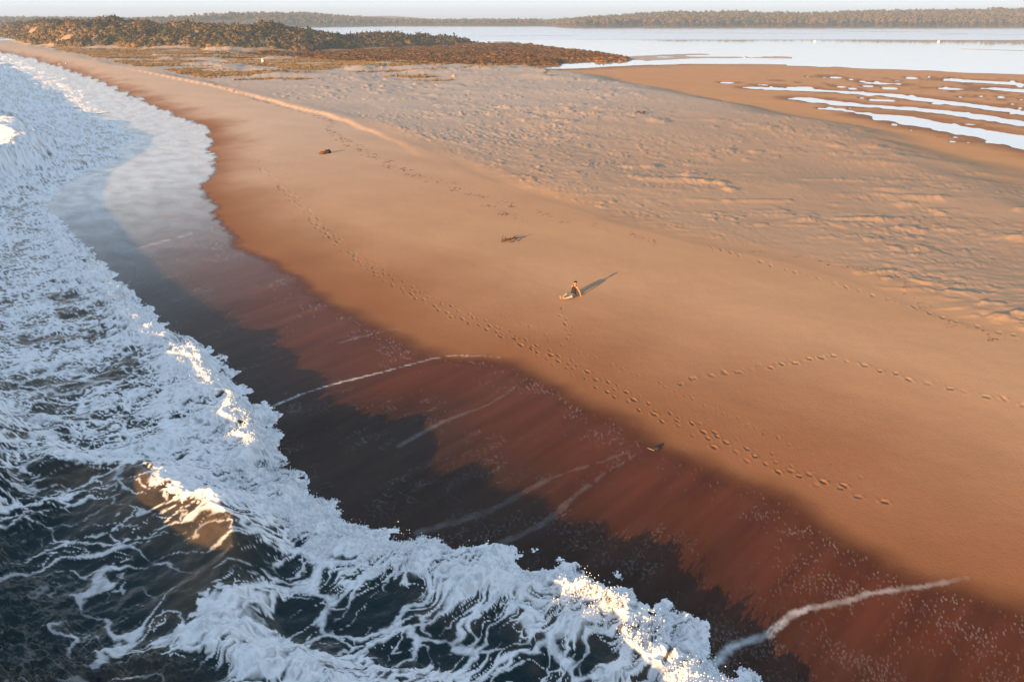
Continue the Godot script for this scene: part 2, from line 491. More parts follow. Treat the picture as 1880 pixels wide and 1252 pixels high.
# ------------------------------------------------------------------ build
func _ready() -> void:
	var cam := Camera3D.new()
	cam.name = "camera"
	cam.fov = 46.3
	cam.near = 0.5
	cam.far = 9000.0
	cam.position = Vector3(0, CAM_H, 0)
	cam.rotation_degrees = Vector3(-22.15, 0, 0)
	add_child(cam)
	var sky := ProceduralSkyMaterial.new()
	sky.sky_top_color = srgb(0.115, 0.165, 0.235)
	sky.sky_horizon_color = srgb(0.312, 0.325, 0.338)
	sky.sky_curve = 0.25
	sky.ground_bottom_color = srgb(0.10, 0.08, 0.06)
	sky.ground_horizon_color = srgb(0.24, 0.25, 0.26)
	sky.sun_angle_max = 12.0
	var env := Environment.new()
	env.background_mode = Environment.BG_SKY
	env.sky = Sky.new()
	env.sky.sky_material = sky
	env.tonemap_mode = Environment.TONE_MAPPER_LINEAR
	env.tonemap_exposure = 3.3
	env.sdfgi_enabled = true
	env.ssao_enabled = true
	env.ssil_enabled = true
	env.fog_enabled = true
	env.fog_density = 0.00032
	env.fog_light_color = Color(0.70, 0.84, 1.0)
	var we := WorldEnvironment.new()
	we.name = "sky"
	we.environment = env
	add_child(we)
	var sun := DirectionalLight3D.new()
	sun.name = "sun"
	sun.light_color = srgb(1.0, 0.55, 0.20)
	sun.light_energy = 1.6
	sun.light_angular_distance = 0.5
	sun.shadow_enabled = true
	var fall := Vector3(SUN_DIR.x, -tan(deg_to_rad(SUN_EL)) * Vector2(SUN_DIR.x, SUN_DIR.z).length(), SUN_DIR.z).normalized()
	sun.look_at_from_position(Vector3.ZERO, fall)
	add_child(sun)

	tS = table(S_PTS, 2)
	tF = table(F_PTS, 2)
	tB = table(B_PTS, 10)
	tC = table(C_PTS, 4)
	tA1 = table(A1_PTS, 4)
	tA2 = table(A2_PTS, 4)
	var t0 := Time.get_ticks_msec()
	build_land()
	print("land ", Time.get_ticks_msec() - t0)
	build_sea()
	print("sea ", Time.get_ticks_msec() - t0)
	build_added_swell()
	build_lagoon()
	build_far_shore()
	build_plants()
	build_small_things()
	build_person()
	print("all ", Time.get_ticks_msec() - t0)

func build_land() -> void:
	var f := fan(deg_to_rad(53.0), 660.0, STEP, 1.2)
	var n := f.rows * f.cols
	var col := PackedColorArray()
	var wet := PackedColorArray()
	var foam := PackedColorArray()
	col.resize(n)
	wet.resize(n)
	foam.resize(n)
	wet.fill(Color(0.07, 0.03, 0.02, 0.0))
	foam.fill(Color(0.78, 0.80, 0.82, 0.0))
	var film := PackedColorArray()
	film.resize(n)
	film.fill(Color(0.45, 0.52, 0.56, 0.0))
	# lines that earlier swashes left: points, width, strength at the start and at the end
	var foam_lines := [
		[curve([-10.8, -31.9, -9.9, -32.8, -8.6, -33.7, -6.3, -34.8, -3.8, -36.1, -2.3, -36.3, -0.6, -36.1]), 0.06, 0.65, 0.30],
		[curve([-1.2, -21.6, 0.9, -22.8, 2.6, -24.8, 4.2, -26.4, 5.5, -27.3]), 0.13, 0.10, 0.03],
		[curve([-3.2, -22.8, -0.8, -23.8, 1.2, -25.4, 3.5, -26.6, 5.4, -27.5]), 0.15, 0.10, 0.03],
		[curve([5.5, -16.6, 6.2, -17.2, 7.1, -17.5, 8.2, -18.3, 9.6, -18.6, 10.6, -18.9, 12.2, -19.1, 13.6, -19.4]), 0.11, 0.62, 0.16],
		[curve([-4.6, -28.4, -2.9, -30.2, -1.0, -31.5, 0.7, -33.8]), 0.12, 0.12, 0.04],
		[curve([-28.2, -57.6, -26.6, -59.4, -25.4, -60.6, -25.3, -61.4]), 0.16, 0.4, 0.3],
		[curve([-9.0, -38.5, -7.0, -39.6, -5.0, -40.1, -4.4, -40.0]), 0.07, 0.12, 0.05],
	]
	for i in f.rows:
		var r := f.r[i]
		for j in f.cols:
			var th := f.th0 + j * f.dth
			if absf(th) > f.half[i]:
				continue
			var x := r * sin(th)
			var z := -r * cos(th)
			var a := (-x - z) * SQ
			var b := (x - z) * SQ
			if b < at(tF, a) - 5.0 - 6.0 * ss(60.0, 160.0, a):
				continue
			var k := i * f.cols + j
			var y := ground(x, z)
			f.pos[k] = Vector3(x, y, z)
			var bits := 1
			var d := g_d
			# ---- dry and damp sand; haze put into the paler colour far along the beach
			var v := n_mid.get_noise_2d(x * 0.12, z * 0.12) * 0.05 + n_fine.get_noise_2d(x * 2.5, z * 2.5) * 0.02 + 0.06 * n_mid.get_noise_2d(a * 0.025, b * 0.22 + 4.0)
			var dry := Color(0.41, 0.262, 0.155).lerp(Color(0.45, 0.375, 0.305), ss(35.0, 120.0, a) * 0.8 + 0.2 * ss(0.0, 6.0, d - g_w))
			var damp := Color(0.225, 0.108, 0.055)
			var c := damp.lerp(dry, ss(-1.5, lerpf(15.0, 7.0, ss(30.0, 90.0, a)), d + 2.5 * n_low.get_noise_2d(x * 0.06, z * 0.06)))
			if g_flat > 0.0:
				c = c.lerp(Color(0.50, 0.275, 0.13), g_flat * 0.95)
			if g_pool > -1.0 and g_flat > 0.3:
				c = c.lerp(Color(0.22, 0.11, 0.06), 0.75 * ss(-0.8, 0.2, g_pool))
			if g_marsh > 0.0:
				c = c.lerp(Color(0.20, 0.11, 0.05), g_marsh)
			if g_dune > 0.0:
				c = c.lerp(Color(0.36, 0.25, 0.16), g_dune)
			c *= 1.0 + v
			c.a = 1.0
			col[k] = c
			# ---- wet film
			if d < 3.0:
				var soft := lerpf(1.1, 0.25, ss(25.0, 90.0, a))
				var w := ss(soft, -soft, d)
				if w > 0.01:
					bits |= 2
					var wc := Color(0.088, 0.029, 0.015).lerp(Color(0.036, 0.022, 0.017), ss(-2.0, -8.0, d))  # darker towards the waterline: the wave's shade put into the colour
					var streak := n_mid.get_noise_2d(a * 0.9, b * 0.12)
					wc *= 1.0 + 0.35 * streak
					wc.a = w * lerpf(0.93, 0.8, ss(60.0, 120.0, a))
					wet[k] = wc
					var fl := ss(38.0, 95.0, a) * ss(0.2, -0.5, d) * (0.85 + 0.3 * n_mid.get_noise_2d(a * 0.2, b * 0.5))
					if fl > 0.02:
						bits |= 8
						film[k].a = clampf(fl, 0.0, 0.95)
					# ---- bubbles and lines of foam left by the last swash
					var fo := 0.0
					var band := ss(-0.1, 0.4, n_mid.get_noise_2d(x * 0.3, z * 0.3))
					var speck := n_dots.get_noise_2d(x * 13.0, z * 13.0) + 1.0
					var thr := 0.02 + 0.10 * band * band + 0.09 * ss(10.5, 7.0, a) * ss(-0.3, 0.3, n_mid.get_noise_2d(a * 0.8, b * 0.5)) + 0.08 * (1.0 - ss(0.2, 3.0, -d)) * (0.3 + 0.7 * band)
					fo = (0.05 + 0.12 * (1.0 - ss(0.3, 3.0, -d)) + 0.05 * ss(11.0, 7.0, a)) * ss(thr + 0.08, thr - 0.06, speck) * ss(0.0, -0.5, d)
					var gr := n_fine.get_noise_2d(a * 9.0, b * 6.0) + 0.5 * n_mid.get_noise_2d(a * 1.4, b * 0.4)
					fo = maxf(fo, 0.09 * ss(0.15, 0.8, gr) * ss(-2.0, -6.0, d) * (0.4 + 0.6 * band))
					if a < 75.0:
						var q := Vector2(x, z)
						for l in foam_lines:
							var lp: PackedVector2Array = l[0]
							if lp[lp.size() / 2].distance_to(q) > 9.0:
								continue
							var dd := near_line(x, z, lp) + 0.06 * n_fine.get_noise_2d(x * 1.5, z * 1.5) + 0.05 * n_fine.get_noise_2d(x * 5.0, z * 5.0)
							if dd > float(l[1]) * 3.0:
								continue
							var along := clampf((q - lp[0]).dot(lp[-1] - lp[0]) / (lp[-1] - lp[0]).length_squared(), 0.0, 1.0)
							var wd: float = float(l[1]) * lerpf(1.3, 0.7, along)
							fo = maxf(fo, lerpf(l[2], l[3], along) * ss(wd * 1.5, wd * 0.2, dd) * clampf(0.75 + 0.6 * n_mid.get_noise_2d(x * 1.2, z * 1.2), 0.2, 1.0))
					if a > 45.0:
						fo = maxf(fo, ss(45.0, 105.0, a) * clampf(0.22 + 0.25 * n_mid.get_noise_2d(a * 0.25, b * 0.5) + 0.12 * n_fine.get_noise_2d(a * 1.5, b * 1.5), 0.0, 0.8) * ss(0.15, -0.4, d) * lerpf(1.0, 0.75, ss(0.0, -9.0, d)))
					if fo > 0.03:
						bits |= 4
					foam[k] = Color(0.78, 0.80, 0.82, clampf(fo, 0.0, 1.0))
			f.use[k] = bits
	footprints(f)
	var sand := StandardMaterial3D.new()
	sand.vertex_color_use_as_albedo = true
	sand.roughness = 0.95
	sand.metallic_specular = 0.15
	sand.uv1_triplanar = true
	sand.uv1_world_triplanar = true
	sand.uv1_scale = Vector3(0.7, 0.7, 0.7)
	sand.heightmap_enabled = true
	sand.heightmap_texture = grain(0.02, 5, 4, 512)
	sand.heightmap_scale = 0.6
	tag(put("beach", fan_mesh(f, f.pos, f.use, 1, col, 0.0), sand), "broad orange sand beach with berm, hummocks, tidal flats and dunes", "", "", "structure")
	var wm := StandardMaterial3D.new()
	wm.vertex_color_use_as_albedo = true
	wm.albedo_texture = white_tex()
	wm.transparency = BaseMaterial3D.TRANSPARENCY_ALPHA
	wm.roughness = 0.3
	wm.metallic_specular = 0.18
	tag(put("wet_sand", fan_mesh(f, f.pos, f.use, 2, wet, 0.004), wm), "dark red-brown wet sand left shining by the backwash", "", "", "structure")
	var gm := StandardMaterial3D.new()
	gm.vertex_color_use_as_albedo = true
	gm.albedo_texture = white_tex()
	gm.transparency = BaseMaterial3D.TRANSPARENCY_ALPHA
	gm.roughness = 0.1
	gm.metallic = 0.45
	tag(put("swash_water", fan_mesh(f, f.pos, f.use, 8, film, 0.007), gm), "thin sheet of water running back down the beach, mirroring the sky", "", "", "structure")
	var fm := StandardMaterial3D.new()
	fm.vertex_color_use_as_albedo = true
	fm.transparency = BaseMaterial3D.TRANSPARENCY_ALPHA
	fm.roughness = 0.6
	fm.metallic_specular = 0.3
	tag(put("swash_foam", fan_mesh(f, f.pos, f.use, 4, foam, 0.010), fm), "bubbles and thin foam lines left on the wet sand", "", "", "stuff")

var prints: Array = []

func track(pts: Array, gap: float, size: float, depth: float, wide: float, from: int) -> void:
	var p := v2(pts)
	var left := gap
	var side := 1.0
	var rng := RandomNumberGenerator.new()
	rng.seed = from
	for i in p.size() - 1:
		var dir := (p[i + 1] - p[i]).normalized()
		var len_ := p[i].distance_to(p[i + 1])
		var t := left
		while t < len_:
			var q := p[i] + dir * t + Vector2(-dir.y, dir.x) * (side * wide + rng.randf_range(-0.07, 0.07)) + dir * rng.randf_range(-0.10, 0.10)
			prints.append([q, dir.rotated(rng.randf_range(-0.25, 0.25)), size * rng.randf_range(0.75, 1.2), depth * rng.randf_range(0.35, 1.25)])
			side = -side
			t += gap * rng.randf_range(0.85, 1.15)
		left = t - len_

func footprints(f: Fan) -> void:
	track([-34.8, -104.1, -17.5, -66.9, -10.8, -53.0, -5.1, -44.6, -1.2, -39.9, 1.9, -35.3, 4.9, -31.0, 7.3, -28.0, 9.0, -26.0, 10.9, -24.4, 12.9, -22.9], 0.72, 0.25, 0.045, 0.10, 1)
	track([-28.3, -89.3, -13.6, -57.5, -8.2, -47.9, -3.3, -41.2, 1.0, -37.0, 3.3, -34.1, 5.9, -30.6, 8.0, -27.9, 10.2, -25.4, 12.0, -23.9], 0.66, 0.27, 0.05, 0.11, 2)
	track([-21.0, -75.0, -12.2, -55.6, -6.4, -46.2, -1.6, -40.6, 2.4, -35.9, 5.3, -31.6, 8.0, -28.3, 11.0, -25.0], 0.8, 0.2, 0.03, 0.08, 12)
	track([-1.2, -42.1, 3.2, -36.4, 6.4, -32.8, 8.8, -29.7, 10.9, -26.7, 12.5, -24.5], 0.55, 0.18, 0.025, 0.05, 3)
	track([6.9, -32.2, 8.6, -32.9, 11.4, -33.4, 15.0, -34.3, 16.2, -32.9, 17.7, -31.3, 19.2, -30.2, 21.5, -28.6], 0.72, 0.30, 0.05, 0.06, 4)
	track([8.2, -33.0, 11.4, -33.7, 13.4, -34.0], 0.8, 0.22, 0.025, 0.1, 5)
	track([12.9, -52.3, 15.7, -48.1, 18.8, -43.7, 20.6, -40.8, 22.4, -37.5, 24.9, -35.0], 0.85, 0.30, 0.055, 0.05, 6)
	track([3.0, -42.2, 2.7, -40.6, 3.1, -39.4, 2.9, -37.8, 3.1, -36.9], 0.50, 0.22, 0.045, 0.12, 7)
	for p in prints:
		var q: Vector2 = p[0]
		var dir: Vector2 = p[1]
		var L: float = p[2] * 0.54
		var W := L * 0.52
		var r := q.length()
		var th := atan2(q.x, -q.y)
		# rows that this print spans
		var lo := 0
		var hi := f.rows - 1
		while hi - lo > 1:
			var m := (lo + hi) / 2
			if f.r[m] < r:
				lo = m
			else:
				hi = m
		var dr: float = maxf(f.r[hi] - f.r[lo], 0.01)
		var ni := int(0.7 / dr) + 1
		var nj := int(0.7 / (r * f.dth)) + 1
		var j0 := int((th - f.th0) / f.dth)
		for i in range(maxi(lo - ni, 0), mini(lo + ni + 1, f.rows)):
			for j in range(maxi(j0 - nj, 0), mini(j0 + nj + 1, f.cols)):
				var k := i * f.cols + j
				if not f.use[k]:
					continue
				var e := Vector2(f.pos[k].x, f.pos[k].z) - q
				var u := e.dot(dir) / L
				var v := (e.x * -dir.y + e.y * dir.x) / W
				var m := u * u + v * v
				if m > 5.0:
					continue
				var dep: float = p[3] * 0.85
				f.pos[k].y += -dep * exp(-m * m * 1.2) * 1.25 + dep * 0.45 * exp(-pow(sqrt(m) - 1.35, 2.0) * 7.0)

func build_sea() -> void:
	var f := fan(deg_to_rad(53.0), 660.0, STEP, 0.4)
	var n := f.rows * f.cols
	var wc := PackedColorArray()
	var fc := PackedColorArray()
	wc.resize(n)
	fc.resize(n)
	fc.fill(Color(0.74, 0.80, 0.84, 0.0))
	for i in f.rows:
		var r := f.r[i]
		for j in f.cols:
			var th := f.th0 + j * f.dth
			if th > f.half[i] or th < -f.half[i]:
				continue
			var x := r * sin(th)
			var z := -r * cos(th)
			var a := (-x - z) * SQ
			var b := (x - z) * SQ
			if b > at(tF, a) + 2.0 + 8.0 * ss(50.0, 160.0, a):
				continue
			var y := sea(x, z)
			if w_s < -0.35:
				continue
			var k := i * f.cols + j
			f.pos[k] = Vector3(x, y, z)
			f.use[k] = 3 if w_foam > 0.015 else 1
			var c := Color(0.003, 0.018, 0.022).lerp(Color(0.14, 0.09, 0.05), w_turb * (0.62 + 0.5 * n_mid.get_noise_2d(x * 0.6, z * 0.6)))
			c.a = 1.0
			wc[k] = c
			fc[k] = Color(0.87, 0.86, 0.85, w_foam)
	var wm := StandardMaterial3D.new()
	wm.vertex_color_use_as_albedo = true
	wm.roughness = 0.1
	wm.metallic_specular = 0.27
	wm.uv1_triplanar = true
	wm.uv1_world_triplanar = true
	wm.uv1_scale = Vector3(0.5, 0.5, 0.5)
	wm.heightmap_enabled = true
	wm.heightmap_texture = grain(0.02, 8, 3, 512)
	wm.heightmap_scale = 0.5
	tag(put("sea_water", fan_mesh(f, f.pos, f.use, 1, wc, 0.0), wm), "dark green sea with breaking waves", "", "", "structure")
	var fm := StandardMaterial3D.new()
	fm.vertex_color_use_as_albedo = true
	fm.transparency = BaseMaterial3D.TRANSPARENCY_ALPHA
	fm.roughness = 0.7
	fm.metallic_specular = 0.3
	tag(put("sea_foam", fan_mesh(f, f.pos, f.use, 2, fc, 0.012), fm), "white surf and lace of foam on the breaking waves", "", "", "stuff")

func sheet(corners: Array, y: float) -> ArrayMesh:
	var st := SurfaceTool.new()
	st.begin(Mesh.PRIMITIVE_TRIANGLES)
	for q in corners:
		var x0: float = q[0]
		var x1: float = q[1]
		var z0: float = q[2]
		var z1: float = q[3]
		for p in [[x0, z0], [x0, z1], [x1, z0], [x1, z0], [x0, z1], [x1, z1]]:
			st.set_normal(Vector3.UP)
			st.add_vertex(Vector3(p[0], y, p[1]))
	return st.commit()

func build_lagoon() -> void:
	var m := StandardMaterial3D.new()
	m.albedo_color = srgb(0.76, 0.80, 0.81)
	m.metallic = 0.55
	m.roughness = 0.03
	tag(put("lagoon_water", sheet([[20.0, 900.0, -20.0, -262.0], [-76.0, 1200.0, -262.0, -640.0]], 0.1), m), "calm pale lagoon and tidal pools mirroring the sky", "", "", "structure")
	var rm := StandardMaterial3D.new()
	rm.albedo_color = srgb(0.84, 0.87, 0.90)
	rm.metallic = 0.8
	rm.roughness = 0.22
	rm.uv1_triplanar = true
	rm.uv1_world_triplanar = true
	rm.uv1_scale = Vector3(0.1, 0.1, 0.1)
	rm.heightmap_enabled = true
	rm.heightmap_texture = grain(0.03, 9, 3, 512)
	rm.heightmap_scale = 5.0
	tag(put("rippled_lagoon_water", sheet([[-400.0, 2400.0, -640.0, -2200.0]], 0.1), rm), "rippled blue water on the far side of the lagoon", "", "", "structure")

# the sea outside the picture: an added crest, shaped to shade the surf
func build_added_swell() -> void:
	var st := SurfaceTool.new()
	st.begin(Mesh.PRIMITIVE_TRIANGLES)
	var rows := 170
	var cols := 34
	for i in rows:
		var a := -20.0 + 1.6 * i + 0.012 * i * i
		for j in cols:
			var s := 6.0 + 1.0 * j + 0.03 * j * j
			var b := at(tF, a) - s
			var x := (b - a) * SQ
			var z := -(a + b) * SQ
			var th := absf(atan2(x, -z))
			var y := 0.05 * n_mid.get_noise_2d(x * 0.3, z * 0.3) + shade_swell(a, s) + at(tA2, a) * 0.2 * exp(-absf(s - 8.0) / 6.0)
			var r := Vector2(x, z).length()
			var fw := cos(0.3866) + tan(0.3866 - atan(CAM_H / maxf(r, 0.1))) * sin(0.3866)
			var inside := z < -3.0 and th < atan(0.642 / fw) + 0.06 and r > 12.0
			if inside:
				y -= 0.9
			st.set_color(Color(0.004, 0.017, 0.019))
			st.add_vertex(Vector3(x, y, z))
	for i in rows - 1:
		for j in cols - 1:
			var k := i * cols + j
			for q in [k, k + cols, k + 1, k + 1, k + cols, k + cols + 1]:
				st.add_index(q)
	st.generate_normals()
	var m := StandardMaterial3D.new()
	m.albedo_color = srgb(0.004, 0.017, 0.019)
	m.roughness = 0.12
	tag(put("added_swell_water", st.commit(), m), "dark green unseen sea with an added crest that shades the surf", "", "", "structure")

# ------------------------------------------------------------------ land across the lagoon
func far_ground(x: float, z: float) -> float:
	var zs := lerpf(-1500.0, -1262.0, ss(55.0, 100.0, x))
	zs += 18.0 * n_low.get_noise_2d(x * 0.006, 1.0)
	if x < -330.0:
		zs = lerpf(zs, -1330.0, ss(-330.0, -380.0, x) * ss(-560.0, -480.0, x))
	if x < -230.0:
		zs = maxf(zs, remap(x, -230.0, -700.0, -1500.0, -850.0))
	var e := zs - z
	var h := ss(-6.0, 10.0, e) * 1.1 - 0.5 + 0.004 * maxf(e, 0.0)
	if x > 55.0:
		h += 9.0 * ss(40.0, 300.0, e) * ss(80.0, 300.0, x) * (0.75 + 0.5 * n_low.get_noise_2d(x * 0.004, 8.0))
		h += 5.0 * ss(60.0, 220.0, e) * ss(520.0, 800.0, x)
	h += 11.0 * exp(-pow((x + 415.0) / 120.0, 2.0)) * ss(0.0, 160.0, e)
	return h

func build_far_shore() -> void:
	var st := SurfaceTool.new()
	st.begin(Mesh.PRIMITIVE_TRIANGLES)
	var nx := 150
	var nz := 70
	for i in nz:
		var z := -860.0 - 12.0 * i - 0.25 * i * i
		for j in nx:
			var x := -1300.0 + 18.0 * j
			st.add_vertex(Vector3(x, far_ground(x, z), z))
	for i in nz - 1:
		for j in nx - 1:
			var k := i * nx + j
			for q in [k, k + 1, k + nx, k + 1, k + nx + 1, k + nx]:
				st.add_index(q)
	st.generate_normals()
	var m := StandardMaterial3D.new()
	m.albedo_color = srgb(0.22, 0.13, 0.065)
	m.roughness = 1.0
	tag(put("far_shore", st.commit(), m), "low wooded land on the far side of the lagoon", "", "", "structure")
	# mud banks that show between the ripples
	var bm := StandardMaterial3D.new()
	bm.albedo_color = srgb(0.26, 0.17, 0.10)
	bm.roughness = 0.7
	for k in bars.size():
		var line: PackedVector2Array = bars[k][0]
		var w: float = bars[k][1]
		var bt := SurfaceTool.new()
		bt.begin(Mesh.PRIMITIVE_TRIANGLES)
		var n := 0
		var total := 28
		for i in total + 1:
			var t := float(i) / total * (line.size() - 1)
			var s := mini(int(t), line.size() - 2)
			var p := line[s].lerp(line[s + 1], t - s)
			var dir := (line[s + 1] - line[s]).normalized()
			var nn := Vector2(-dir.y, dir.x)
			var ww := w * sin(PI * clampf(i / float(total), 0.02, 0.98)) * (0.7 + 0.6 * n_mid.get_noise_2d(i * 0.35, k * 5.0))
			for e in [-1.0, -0.3, 0.3, 1.0]:
				var q: Vector2 = p + nn * (ww * e)
				bt.add_vertex(Vector3(q.x, 0.06 + (0.14 if absf(e) < 0.5 else 0.0), q.y))
			if i > 0:
				for c in 3:
					var a := n - 4 + c
					for q in [a, a + 4, a + 1, a + 1, a + 4, a + 5]:
						bt.add_index(q)
			n += 4
		bt.generate_normals()
		tag(put("mud_bank", bt.commit(), bm), "low brown mud bank in the lagoon", "", "", "structure")

# ------------------------------------------------------------------ plants
func tri(st: SurfaceTool, p: Array, n: Array, c: Array) -> void:
	var order := [0, 1, 2]
	var front: Vector3 = (p[2] - p[0]).cross(p[1] - p[0])
	if front.dot(n[0] + n[1] + n[2]) < 0.0:
		order = [0, 2, 1]
	for i in order:
		st.set_normal(n[i])
		st.set_color(c[i])
		st.add_vertex(p[i])

func quad(st: SurfaceTool, c: Vector3, u: Vector3, v: Vector3, n: Vector3, col: Color) -> void:
	var p := [c - u - v * 0.6, c + u * 0.7 - v, c + u + v * 0.6, c - u * 0.7 + v]
	tri(st, [p[0], p[1], p[2]], [n, n, n], [col, col, col])
	tri(st, [p[0], p[2], p[3]], [n, n, n], [col, col, col])

func blob(st: SurfaceTool, c: Vector3, r: Vector3, rng: RandomNumberGenerator, leaves: int, leaf: float, dome: bool) -> void:
	# a lumpy core with leaf clumps standing out of it
	var nu := 7
	var nv := 4
	var ph := rng.randf() * 50.0
	var pts := []
	for j in nv + 1:
		var lat := lerpf(PI * 0.5, -0.35 if dome else -PI * 0.5, j / float(nv))
		for i in nu:
			var lon := TAU * (i + 0.5 * (j % 2)) / nu
			var d := Vector3(cos(lat) * cos(lon), sin(lat), cos(lat) * sin(lon))
			var k := 0.74 + 0.34 * n_fine.get_noise_2d(d.x * 1.5 + ph, d.z * 1.5 + d.y * 2.0)
			pts.append([c + d * r * k, d])
	for j in nv:
		for i in nu:
			var q := [j * nu + i, j * nu + (i + 1) % nu, (j + 1) * nu + i, (j + 1) * nu + (i + 1) % nu]
			var g := Color(0.9, 0.9, 0.9)
			for t in [[q[0], q[1], q[2]], [q[1], q[3], q[2]]]:
				tri(st, [pts[t[0]][0], pts[t[1]][0], pts[t[2]][0]], [pts[t[0]][1], pts[t[1]][1], pts[t[2]][1]], [g, g, g])
	for k in leaves:
		var y := rng.randf_range(-0.25 if dome else -0.8, 1.0)
		var lon := rng.randf() * TAU
		var w := sqrt(1.0 - y * y)
		var d := Vector3(w * cos(lon), y, w * sin(lon))
		var at_ := c + d * r * rng.randf_range(0.75, 1.12)
		var u := Vector3(rng.randfn(), rng.randfn(), rng.randfn()).normalized() * leaf * rng.randf_range(0.6, 1.3)
		var v := u.cross(d + Vector3(rng.randfn(), rng.randfn(), rng.randfn()) * 0.6).normalized() * leaf * rng.randf_range(0.5, 1.0)
		var g := rng.randf_range(0.65, 1.3)
		quad(st, at_, u, v, (d * 1.2 + Vector3(rng.randfn(), rng.randfn(), rng.randfn()) * 0.35).normalized(), Color(g, g, g * 0.95))

func bush_mesh(seed_: int) -> ArrayMesh:
	var rng := RandomNumberGenerator.new()
	rng.seed = seed_
	var st := SurfaceTool.new()
	st.begin(Mesh.PRIMITIVE_TRIANGLES)
	blob(st, Vector3(0, 0.15, 0), Vector3(0.5, 0.75, 0.5), rng, 26, 0.11, true)
	for k in 2:
		var a := rng.randf() * TAU
		blob(st, Vector3(cos(a) * 0.3, 0.1, sin(a) * 0.3), Vector3(0.32, 0.5 + 0.25 * rng.randf(), 0.32), rng, 14, 0.10, true)
	return st.commit()

func tree_mesh(seed_: int) -> ArrayMesh:
	var rng := RandomNumberGenerator.new()
	rng.seed = seed_
	var st := SurfaceTool.new()
	st.begin(Mesh.PRIMITIVE_TRIANGLES)
	# pale trunk and two limbs, then clumps of leaves; one unit tall
	for b in [[Vector3(0, -0.05, 0), Vector3(0.02, 0.6, 0.0), 0.022], [Vector3(0.01, 0.4, 0), Vector3(0.14, 0.75, 0.05), 0.014], [Vector3(0.01, 0.35, 0), Vector3(-0.13, 0.7, -0.06), 0.014]]:
		for k in 5:
			var a0 := TAU * k / 5.0
			var a1 := TAU * (k + 1) / 5.0
			var d0 := Vector3(cos(a0), 0, sin(a0))
			var d1 := Vector3(cos(a1), 0, sin(a1))
			var p := [b[0] + d0 * b[2], b[1] + d0 * b[2] * 0.6, b[0] + d1 * b[2], b[1] + d1 * b[2] * 0.6]
			var g := Color(2.4, 2.2, 2.2)
			for t in [[0, 1, 2], [2, 1, 3]]:
				tri(st, [p[t[0]], p[t[1]], p[t[2]]], [d0, d0, d0], [g, g, g])
	for k in 5:
		var a := rng.randf() * TAU
		var rr := 0.16 * sqrt(rng.randf())
		blob(st, Vector3(cos(a) * rr, rng.randf_range(0.42, 0.86), sin(a) * rr), Vector3(0.14, 0.12, 0.14) * rng.randf_range(0.8, 1.3), rng, 12, 0.045, false)
	return st.commit()

func tuft_mesh(seed_: int) -> ArrayMesh:
	var rng := RandomNumberGenerator.new()
	rng.seed = seed_
	var st := SurfaceTool.new()
	st.begin(Mesh.PRIMITIVE_TRIANGLES)
	for k in 26:
		var a := rng.randf() * TAU
		var o := Vector3(rng.randfn() * 0.22, 0, rng.randfn() * 0.22)
		var tip := o + Vector3(cos(a) * 0.3, rng.randf_range(0.5, 1.0), sin(a) * 0.3)
		var side := Vector3(-sin(a), 0, cos(a)) * 0.06
		var g := rng.randf_range(0.75, 1.25)
		var nn := Vector3(cos(a) * 0.7, 0.6, sin(a) * 0.7).normalized()
		var gc := Color(g, g, g)
		tri(st, [o - side, o + side, tip], [nn, nn, nn], [gc, gc, gc])
	return st.commit()

func leaf_mat(c: Color) -> StandardMaterial3D:
	var m := StandardMaterial3D.new()
	m.albedo_color = c.linear_to_srgb()
	m.vertex_color_use_as_albedo = true
	m.roughness = 0.9
	m.metallic_specular = 0.15
	m.backlight_enabled = true
	m.backlight = Color(0.25, 0.25, 0.25)
	return m

func scatter(called: String, label: String, meshes: Array, mat: Material, where: Array) -> void:
	# where: [transform, colour] pairs, spread over the meshes
	for v in meshes.size():
		var mine := []
		for k in range(v, where.size(), meshes.size()):
			mine.append(where[k])
		if mine.is_empty():
			continue
		var mm := MultiMesh.new()
		mm.transform_format = MultiMesh.TRANSFORM_3D
		mm.use_colors = true
		mm.mesh = meshes[v]
		mm.instance_count = mine.size()
		for k in mine.size():
			mm.set_instance_transform(k, mine[k][0])
			mm.set_instance_color(k, mine[k][1])
		var o := MultiMeshInstance3D.new()
		o.name = called if v == 0 else "%s_%03d" % [called, v]
		o.multimesh = mm
		o.material_override = mat
		add_child(o, true)
		tag(o, label, "", "", "stuff")

func turned(x: float, y: float, z: float, sx: float, sy: float, rng: RandomNumberGenerator) -> Transform3D:
	return Transform3D(Basis(Vector3.UP, rng.randf() * TAU).scaled(Vector3(sx, sy, sx)), Vector3(x, y, z))

const ORDER := ["first", "second", "third", "fourth", "fifth", "sixth", "seventh", "eighth", "ninth", "tenth", "eleventh", "twelfth", "thirteenth", "fourteenth", "fifteenth", "sixteenth", "seventeenth", "eighteenth", "nineteenth", "twentieth"]

func order_labels(classes: Dictionary, category: String, group: String) -> void:
	for cls in classes:
		var list: Array = classes[cls]
		list.sort_custom(func(p, q): return p[0] < q[0])
		for i in list.size():
			var label: String = cls
			if list.size() > 1:
				label += ", " + (ORDER[i] if i < ORDER.size() else ("twenty-" + ORDER[i - 20] if i < 29 else "last of many")) + " from left"
			tag(list[i][1], label, category, group)

